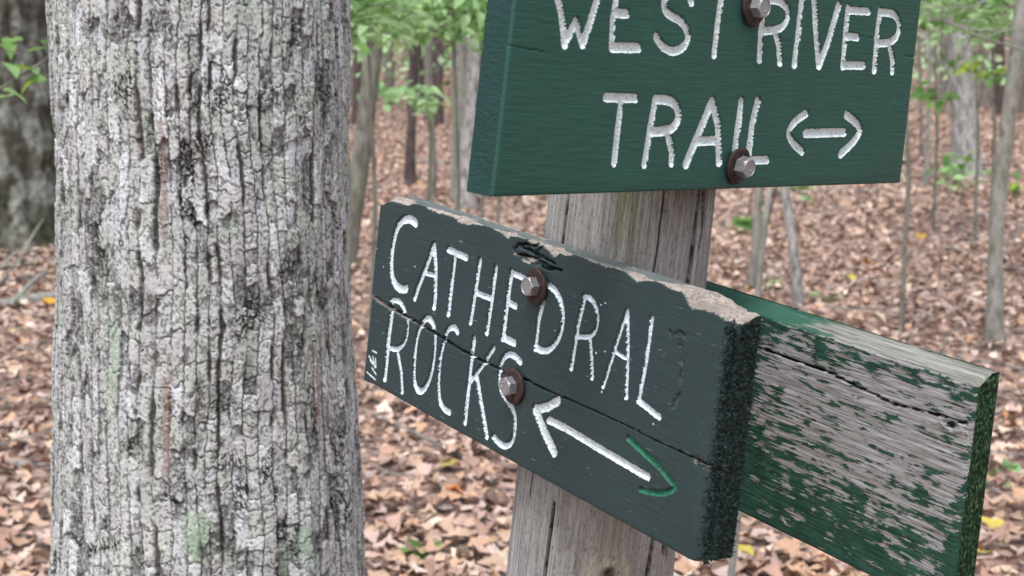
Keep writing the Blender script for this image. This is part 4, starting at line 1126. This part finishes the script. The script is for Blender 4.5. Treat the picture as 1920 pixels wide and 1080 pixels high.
# leafy twig at the left edge, rooted behind the thick trunk
Y = 4.2
bt = at(170, 700, Y); bt.z = float(ground_z(bt.x, Y))
j = at(165, 60, Y)
tw1 = [at(165, 62, Y), at(104, 97, Y - .05), at(60, 130, Y - .1), at(25, 150, Y - .12), at(-30, 185, Y - .15)]
lv = [(at(px, py, Y - dy), L) for px, py, dy, L in ((12, 70, .1, .075), (20, 95, .12, .08), (50, 98, .1, .07), (10, 118, .12, .085), (70, 140, .1, .10), (88, 150, .1, .075), (5, 170, .15, .085), (25, 180, .15, .08), (80, 82, .05, .06), (66, 150, .12, .06), (90, 78, .05, .05), (-20, 130, .15, .09), (30, 130, .12, .07), (45, 75, .1, .055))]
leafy("leafy_sapling", "leafy green twig reaching out from behind the thick grey trunk", "sapling", bt, [([bt, at(172, 400, Y), at(168, 200, Y), j, at(160, -120, Y)], .012), (tw1, .006), ([at(60, 130, Y - .1), at(40, 105, Y - .15), at(5, 90, Y - .2)], .004)], lv, [G_MID, G_MID, G_YEL, G_PALE], seed=3)

def spray(name, label, px0, px1, py0, py1, Y, n, size, mats, rootpx, seed, cat="sapling"):
    """a thin understorey sapling whose side branches carry flat layers of leaves"""
    rd = random.Random(seed)
    b_ = at(rootpx, 400, Y); b_.z = float(ground_z(b_.x, Y))
    top = at(rootpx, min(py0, 0) - 120, Y)
    stems = [([b_, b_.lerp(top, .35) + Vector((.03, 0, 0)), b_.lerp(top, .7), top], .016)]
    leaves = []
    nb = max(2, n // 14)
    for i in range(nb):
        py = py0 + (py1 - py0) * (i + .5) / nb; yy = Y + rd.uniform(-.5, .5)
        s0 = b_.lerp(top, max(0, min(1, (at(rootpx, py, Y).z - b_.z) / (top.z - b_.z))))
        e_ = at(rd.uniform(px0, px1), py, yy)
        side = px1 if i % 2 else px0
        e_ = at(side * .8 + rd.uniform(px0, px1) * .2, py + rd.uniform(-10, 10), yy)
        br = bend(s0, e_, -.05)
        stems.append((br, .005))
        for k in range(n // nb):
            t = rd.uniform(.1, 1.0); q = s0.lerp(e_, t) + Vector((rd.gauss(0, .06), rd.gauss(0, .14), rd.gauss(0, .035) + .03))
            leaves.append((q, size * rd.uniform(.7, 1.2)))
    return leafy(name, label, cat, b_, stems, leaves, mats, seed=seed)
spray("leafy_sapling", "pale green leafy sapling spreading flat sprays behind the thick trunk's edge", 640, 800, -45, 88, 6.2, 295, .075, [G_PALE, G_PALE, G_MID], 640, 51)
spray("leafy_sapling", "pale leafy sapling with drooping sprays over the dark far trees", 700, 880, -50, 84, 8.0, 295, .085, [G_PALE, G_PALE, G_PALE, G_MID], 850, 52)
spray("leafy_sapling", "small leafy sapling tucked against the green signboard's end, behind the pale pair", 830, 960, -30, 92, 9.5, 200, .09, [G_PALE, G_MID], 930, 53)
spray("leafy_sapling", "green leafy sapling behind the upper signboard's corner", 1700, 1840, -50, 60, 7.5, 170, .075, [G_PALE, G_MID], 1700, 54)
spray("leafy_sapling", "bright leafy sapling filling the top corner beyond the pale slender sapling", 1790, 1970, -50, 92, 9.0, 290, .085, [G_PALE, G_PALE, G_MID], 1950, 55)
spray("leafy_sapling", "pale broad-leaved sapling hanging its top leaves beside the leaning tan sapling", 645, 760, -30, 66, 7.2, 290, .095, [G_PALE], 690, 61)
spray("leafy_sapling", "pale broad-leaved sapling hanging its top leaves over the pinkish and greenish pair", 770, 930, -30, 62, 10.0, 290, .11, [G_PALE, G_PALE, G_MID], 900, 62)
spray("leafy_sapling", "tall pale sapling veiling the mottled tree's upper stem", 1740, 1900, -30, 70, 11.5, 290, .11, [G_PALE, G_PALE, G_MID], 1860, 63)
spray("leafy_sapling", "low pale-leaved sapling crossing the slim purplish-brown tree", 690, 800, 168, 202, 11.0, 60, .12, [G_PALE], 800, 56)
spray("leafy_sapling", "small bright sapling showing leaves in front of the mottled tree", 1815, 1880, 122, 152, 11.0, 36, .11, [G_MID, G_YEL], 1830, 57)
spray("leafy_sapling", "little sapling with one clump of leaves beside the thin pale stem", 1732, 1778, 172, 198, 12.0, 24, .13, [G_MID], 1752, 58)

# bright leaves on the snag
for px, py, L in ((832, 158, .13), (842, 186, .17), (824, 188, .10), (852, 180, .13), (834, 192, .10)):
    Y_ = sn.location.y - .05
    o = link("leaf", random.choice(GL[G_YEL.name]), sn); o.location = at(px - 8, py, Y_) - sn.location
    o.rotation_euler = (-.9 + random.gauss(0, .2), random.gauss(0, .3), random.choice((-1.3, -1.6))); o.scale = (L, L, L)
for a, e_ in (((812, 158), (850, 150)), ((812, 178), (856, 188))):
    pass

def low_plant(label, px, py, n, L, mats, seed, spread=.12, h=.25, name="seedling", cat="plant"):
    L = L * 1.3
    rd = random.Random(seed); b_ = foot(px, py); stems, lvs = [], []
    for k in range(max(2, n // 4)):
        a = rd.uniform(0, 6.28); e_ = b_ + Vector((math.cos(a) * spread * rd.random(), math.sin(a) * spread * rd.random(), h * rd.uniform(.5, 1)))
        stems.append((bend(b_, e_, -.03, 5), .003))
        for q in range(4):
            t = rd.uniform(.5, 1); lvs.append((b_.lerp(e_, t) + Vector((rd.gauss(0, .04), rd.gauss(0, .04), rd.gauss(0, .02))), L * rd.uniform(.7, 1.2)))
    return leafy(name, label, cat, b_, stems, lvs, mats, seed=seed)
low_plant("leafy green shrub growing round the foot of the mottled tree", 1795, 372, 44, .11, [G_MID, G_PALE], 71, .45, .55, "shrub", "shrub")
low_plant("small green plant near the thin pale stem's foot", 1757, 350, 10, .09, [G_MID], 72, .2, .3)
low_plant("green seedling with broad leaves beyond the first pale sapling", 1398, 436, 8, .12, [G_MID], 73, .10, .2)
low_plant("green plant with soft leaves behind the crooked pale sapling", 1495, 388, 10, .11, [G_MID, G_PALE], 74, .15, .3)
low_plant("flat pale green seedling above the old signboard's top edge", 1440, 542, 6, .09, [G_PALE], 75, .10, .06)
low_plant("single pale green seedling on the litter right of the crooked sapling", 1549, 566, 3, .075, [G_PALE], 76, .05, .05)
low_plant("tiny green seedling on the litter under the cracked signboard", 795, 1057, 3, .055, [G_MID], 77, .05, .04)
low_plant("tiny pale seedling by the mossy end of the old signboard", 1868, 905, 3, .07, [G_PALE], 78, .06, .05)
low_plant("green sprig beside the bright leaves at the upper signboard's lower corner", 880, 262, 6, .10, [G_YEL], 79, .1, .3)
low_plant("bright sprig at the pale slender sapling's upper half, far behind it", 1912, 372, 8, .12, [G_YEL, G_MID], 80, .15, .3)

# bare twigs beside the upper signboard
tb = at(1915, 60, 5.2)
twg = thing("bare_branch", "bare arching grey twigs beside the upper signboard's corner", "branch", Matrix.Translation(tb))
for k, (pts, r_) in enumerate((([(1990, 110), (1915, 92), (1845, 72), (1790, 48), (1735, 28)], .0055), ([(1990, 40), (1880, 60), (1820, 55), (1770, 38), (1728, 24)], .004), ([(1960, -30), (1860, -5), (1820, 14), (1780, 16), (1728, 6)], .0045), ([(1845, 72), (1900, 50), (1950, 45)], .003))):
    V, F = tube([at(x_, y_, 5.2 - .02 * k) - tb for x_, y_ in pts], np.linspace(r_, r_ * .5, len(pts)), 6, .1, k)
    link("twig", new_mesh("twig", V, F, [B_PALE]), twg)

# ================================================================== sticks and logs on the litter
def stick(label, pts, r_, mat, seed, lift=.03, name="fallen_branch", twigs=()):
    w_ = [foot(*q) + Vector((0, 0, lift)) for q in pts]
    root = thing(name, label, "branch", Matrix.Translation(w_[0]))
    P_ = []
    for a, b_ in zip(w_[:-1], w_[1:]):
        for i in range(5): P_.append(a.lerp(b_, i / 5) + Vector((0, 0, .012 * float(noise(i + seed, seed, seed)))))
    P_.append(w_[-1])
    V, F = tube([q - w_[0] for q in P_], np.linspace(r_, r_ * .55, len(P_)), 8, .15, seed)
    link("limb", new_mesh("limb", V, F, [mat]), root)
    for pa, pb, hh in twigs:
        V, F = tube(bend(foot(*pa) + Vector((0, 0, lift)) - w_[0], foot(*pb) + Vector((0, 0, hh)) - w_[0], -.02, 6), np.linspace(r_ * .5, r_ * .2, 6), 6, .1, seed)
        link("twig", new_mesh("twig", V, F, [mat]), root)
    return root
stick("long grey fallen branch lying on the litter below the mossy old tree", [(-40, 592), (60, 572), (150, 555)], .050, B_PALE, 1, twigs=[((20, 585), (90, 540), .12)])
stick("pale smooth stick poking out past the thick trunk's bark", [(10, 888), (60, 884), (140, 884)], .018, B_PALE, 2)
stick("thin crossed grey sticks at the mossy old tree's foot", [(-30, 520), (50, 498), (140, 505)], .026, B_PALE, 3, twigs=[((30, 510), (85, 470), .25), ((0, 512), (60, 480), .1)])
stick("slender dark stick lying under the cracked signboard", [(682, 782), (780, 826), (870, 872)], .010, B_GREY, 4)
stick("thin curved twig on the near litter under the cracked signboard", [(800, 1030), (900, 1050), (980, 1040)], .006, B_GREY, 5)
stick("short dark rotten log beside the upper signboard's end", [(1690, 312), (1735, 308)], .05, B_DARK, 6)
stick("dark rotten log on the litter past the mottled tree", [(1845, 318), (1905, 314)], .05, B_DARK, 7)
stick("grey fallen branch crossing behind the pale slender sapling", [(1780, 470), (1850, 498), (1960, 520)], .018, B_GREY, 8, twigs=[((1850, 498), (1945, 455), .25), ((1880, 505), (1960, 560), .1), ((1870, 500), (1930, 480), .3)])
stick("grey twiggy branch lying just above the old signboard's corner", [(1640, 655), (1760, 672), (1960, 712)], .012, B_GREY, 9, twigs=[((1700, 664), (1740, 610), .15), ((1790, 680), (1930, 660), .12), ((1760, 672), (1800, 640), .1)])
stick("pale fallen pole far behind the slim purplish-brown tree", [(780, 307), (860, 309)], .045, B_PALE, 10)
stick("thin brown stick angled towards the cracked signboard's top corner", [(664, 342), (715, 372)], .012, B_DARK, 11)
stick("low grey branch far out on the litter under the upper signboard", [(1460, 372), (1560, 362), (1690, 366)], .03, B_GREY, 12)
stick("thin pale stick beside the mossy end of the old signboard", [(1862, 790), (1905, 772), (1990, 756)], .008, B_GREY, 13)
stick("thin grey stick on the near litter at the thick trunk's flared side", [(-20, 1022), (50, 1022), (130, 1050)], .009, B_GREY, 14)
stick("dark branch stub on the litter near the mottled tree's shrub", [(1700, 402), (1640, 392)], .02, B_DARK, 15)

stick("forked grey dead branch beside the long grey one near the mossy old tree", [(-40, 548), (30, 530), (110, 522)], .022, B_GREY, 16, twigs=[((0, 540), (70, 505), .2), ((30, 530), (95, 545), .08)])
stick("short leaning grey dead stick propped at the mossy old tree's foot", [(-20, 480), (40, 470), (120, 478)], .018, B_PALE, 17, twigs=[((10, 476), (60, 440), .3), ((40, 470), (100, 452), .25)])
# fine twig litter, past counting
N = 900
y = np.sqrt(rng.uniform(2.8 ** 2, 18 ** 2, N)); x = rng.uniform(-1, 1, N) * (.40 * y + .8); yw = rng.uniform(0, 6.28, N); L = rng.gamma(2.2, .11, N); rr = rng.uniform(.0015, .0045, N)
tv, tf_ = [], []
for i in range(N):
    dx, dy = math.cos(yw[i]) * L[i] / 2, math.sin(yw[i]) * L[i] / 2; kx = rng.normal(0, .12 * L[i])
    P_ = [(x[i] - dx, y[i] - dy), (x[i] - dy * kx, y[i] + dx * kx + kx * .3), (x[i] + dx, y[i] + dy)]
    P_ = np.array([(a, b_, float(ground_z(a, b_)) + .045 + rng.uniform(0, .03)) for a, b_ in P_])
    sd = np.array([-math.sin(yw[i]), math.cos(yw[i]), 0]) * rr[i]; up_ = np.array([0, 0, rr[i] * 1.6])
    base_ = len(tv) * 9
    tv.append(np.concatenate([np.stack([q - sd, q + up_, q + sd]) for q in P_])); tf_.append(np.array([[0, 1, 4, 3], [1, 2, 5, 4], [3, 4, 7, 6], [4, 5, 8, 7]]) + base_)
tl = link("twig_litter", new_mesh("twig_litter", np.concatenate(tv), np.concatenate(tf_), [B_GREY]))
tag(tl, "thin grey broken twigs scattered over the fallen leaves", "twigs", kind="stuff")

# bright fallen leaves that stand out
def bright(label, px, py, L, c, yaw):
    P_, F_ = leaf_shape(2, 8); o = link("yellow_leaf", new_mesh("yellow_leaf", P_, F_, [M_DEAD], color=np.tile(c, (len(P_), 1))))
    p_ = foot(px, py); o.location = p_ + Vector((0, 0, .06)); o.scale = (L, L, L); o.rotation_euler = (.35, .1, yaw)
    tag(o, label, "leaf", "bright leaves on the litter")
bright("large yellow leaf right beside the old signboard's mossy end", 1853, 1018, .11, (.50, .42, .09), .6)
bright("yellow leaf peeking under the old signboard near its mossy end", 1836, 1072, .09, (.50, .42, .09), 2.2)
bright("yellow leaf under the gap between cracked and old signboards", 1390, 1066, .085, (.50, .42, .09), 1.1)
bright("orange-yellow leaf touching the post's edge under the cracked signboard", 1292, 1050, .11, (.60, .33, .05), 1.9)
bright("small yellow leaf above the old signboard's middle", 1594, 536, .085, (.50, .42, .09), .3)
bright("orange leaf on the litter uphill of the small yellow leaf", 1622, 508, .09, (.58, .28, .06), 1.2)
bright("dull gold leaf uphill on the litter left of the slender sapling", 1722, 456, .12, (.42, .28, .04), .2)
bright("amber leaf just above the cracked signboard's top corner", 786, 354, .12, (.62, .36, .04), .9)
bright("amber leaf near the grey branch below the mossy old tree", 96, 582, .10, (.62, .34, .04), .5)
bright("rust-orange leaf on the litter under the cracked signboard's edge", 850, 952, .085, (.45, .17, .05), 1.5)

# far understorey, one mass nobody could count
N = 10000
y = 27 + 93 * rng.random(N) ** .8; x = rng.uniform(-1, 1, N) * .43 * y
hgt = .5 + rng.gamma(2.0, 1.0, N) * (.35 + y / 60); cl = noise(x / 3.2, y / 5., 91)
keep = cl + .25 * rng.normal(size=N) > -.22
x, y, hgt = x[keep], y[keep], hgt[keep]
ctr_ = np.stack([x, y, ground_z(x, y) + hgt], -1)
k_ = 6
cc = np.repeat(ctr_, k_, 0) + rng.normal(0, 1, (len(ctr_) * k_, 3)) * np.array([.55, .5, .22])
n = len(cc)
yaw = rng.uniform(0, 6.28, n); ti = rng.normal(-.3, .5, n); ro = rng.normal(0, .5, n)
Mx = leaf_matrix(yaw, ti, ro, rng.uniform(.14, .30, n))
q = np.array([(-.35, 0, 0), (0, -.5, 0), (.35, 0, 0), (0, .5, 0)])
Vq = (np.einsum('nij,kj->nki', Mx, q) + cc[:, None]).reshape(-1, 3)
gc = np.array([(.24, .38, .19), (.32, .46, .25), (.18, .31, .14), (.40, .52, .31)])[rng.integers(0, 4, n)]
um = NT("distant_leaf", .6, .2); um.color(um.attr())
far = link("distant_foliage", new_mesh("distant_foliage", Vq, np.arange(n * 4).reshape(-1, 4), [um.m], color=np.repeat(gc, 4, 0)))
tag(far, "hazy light green understorey leaves far back between the trees", "foliage", kind="stuff")
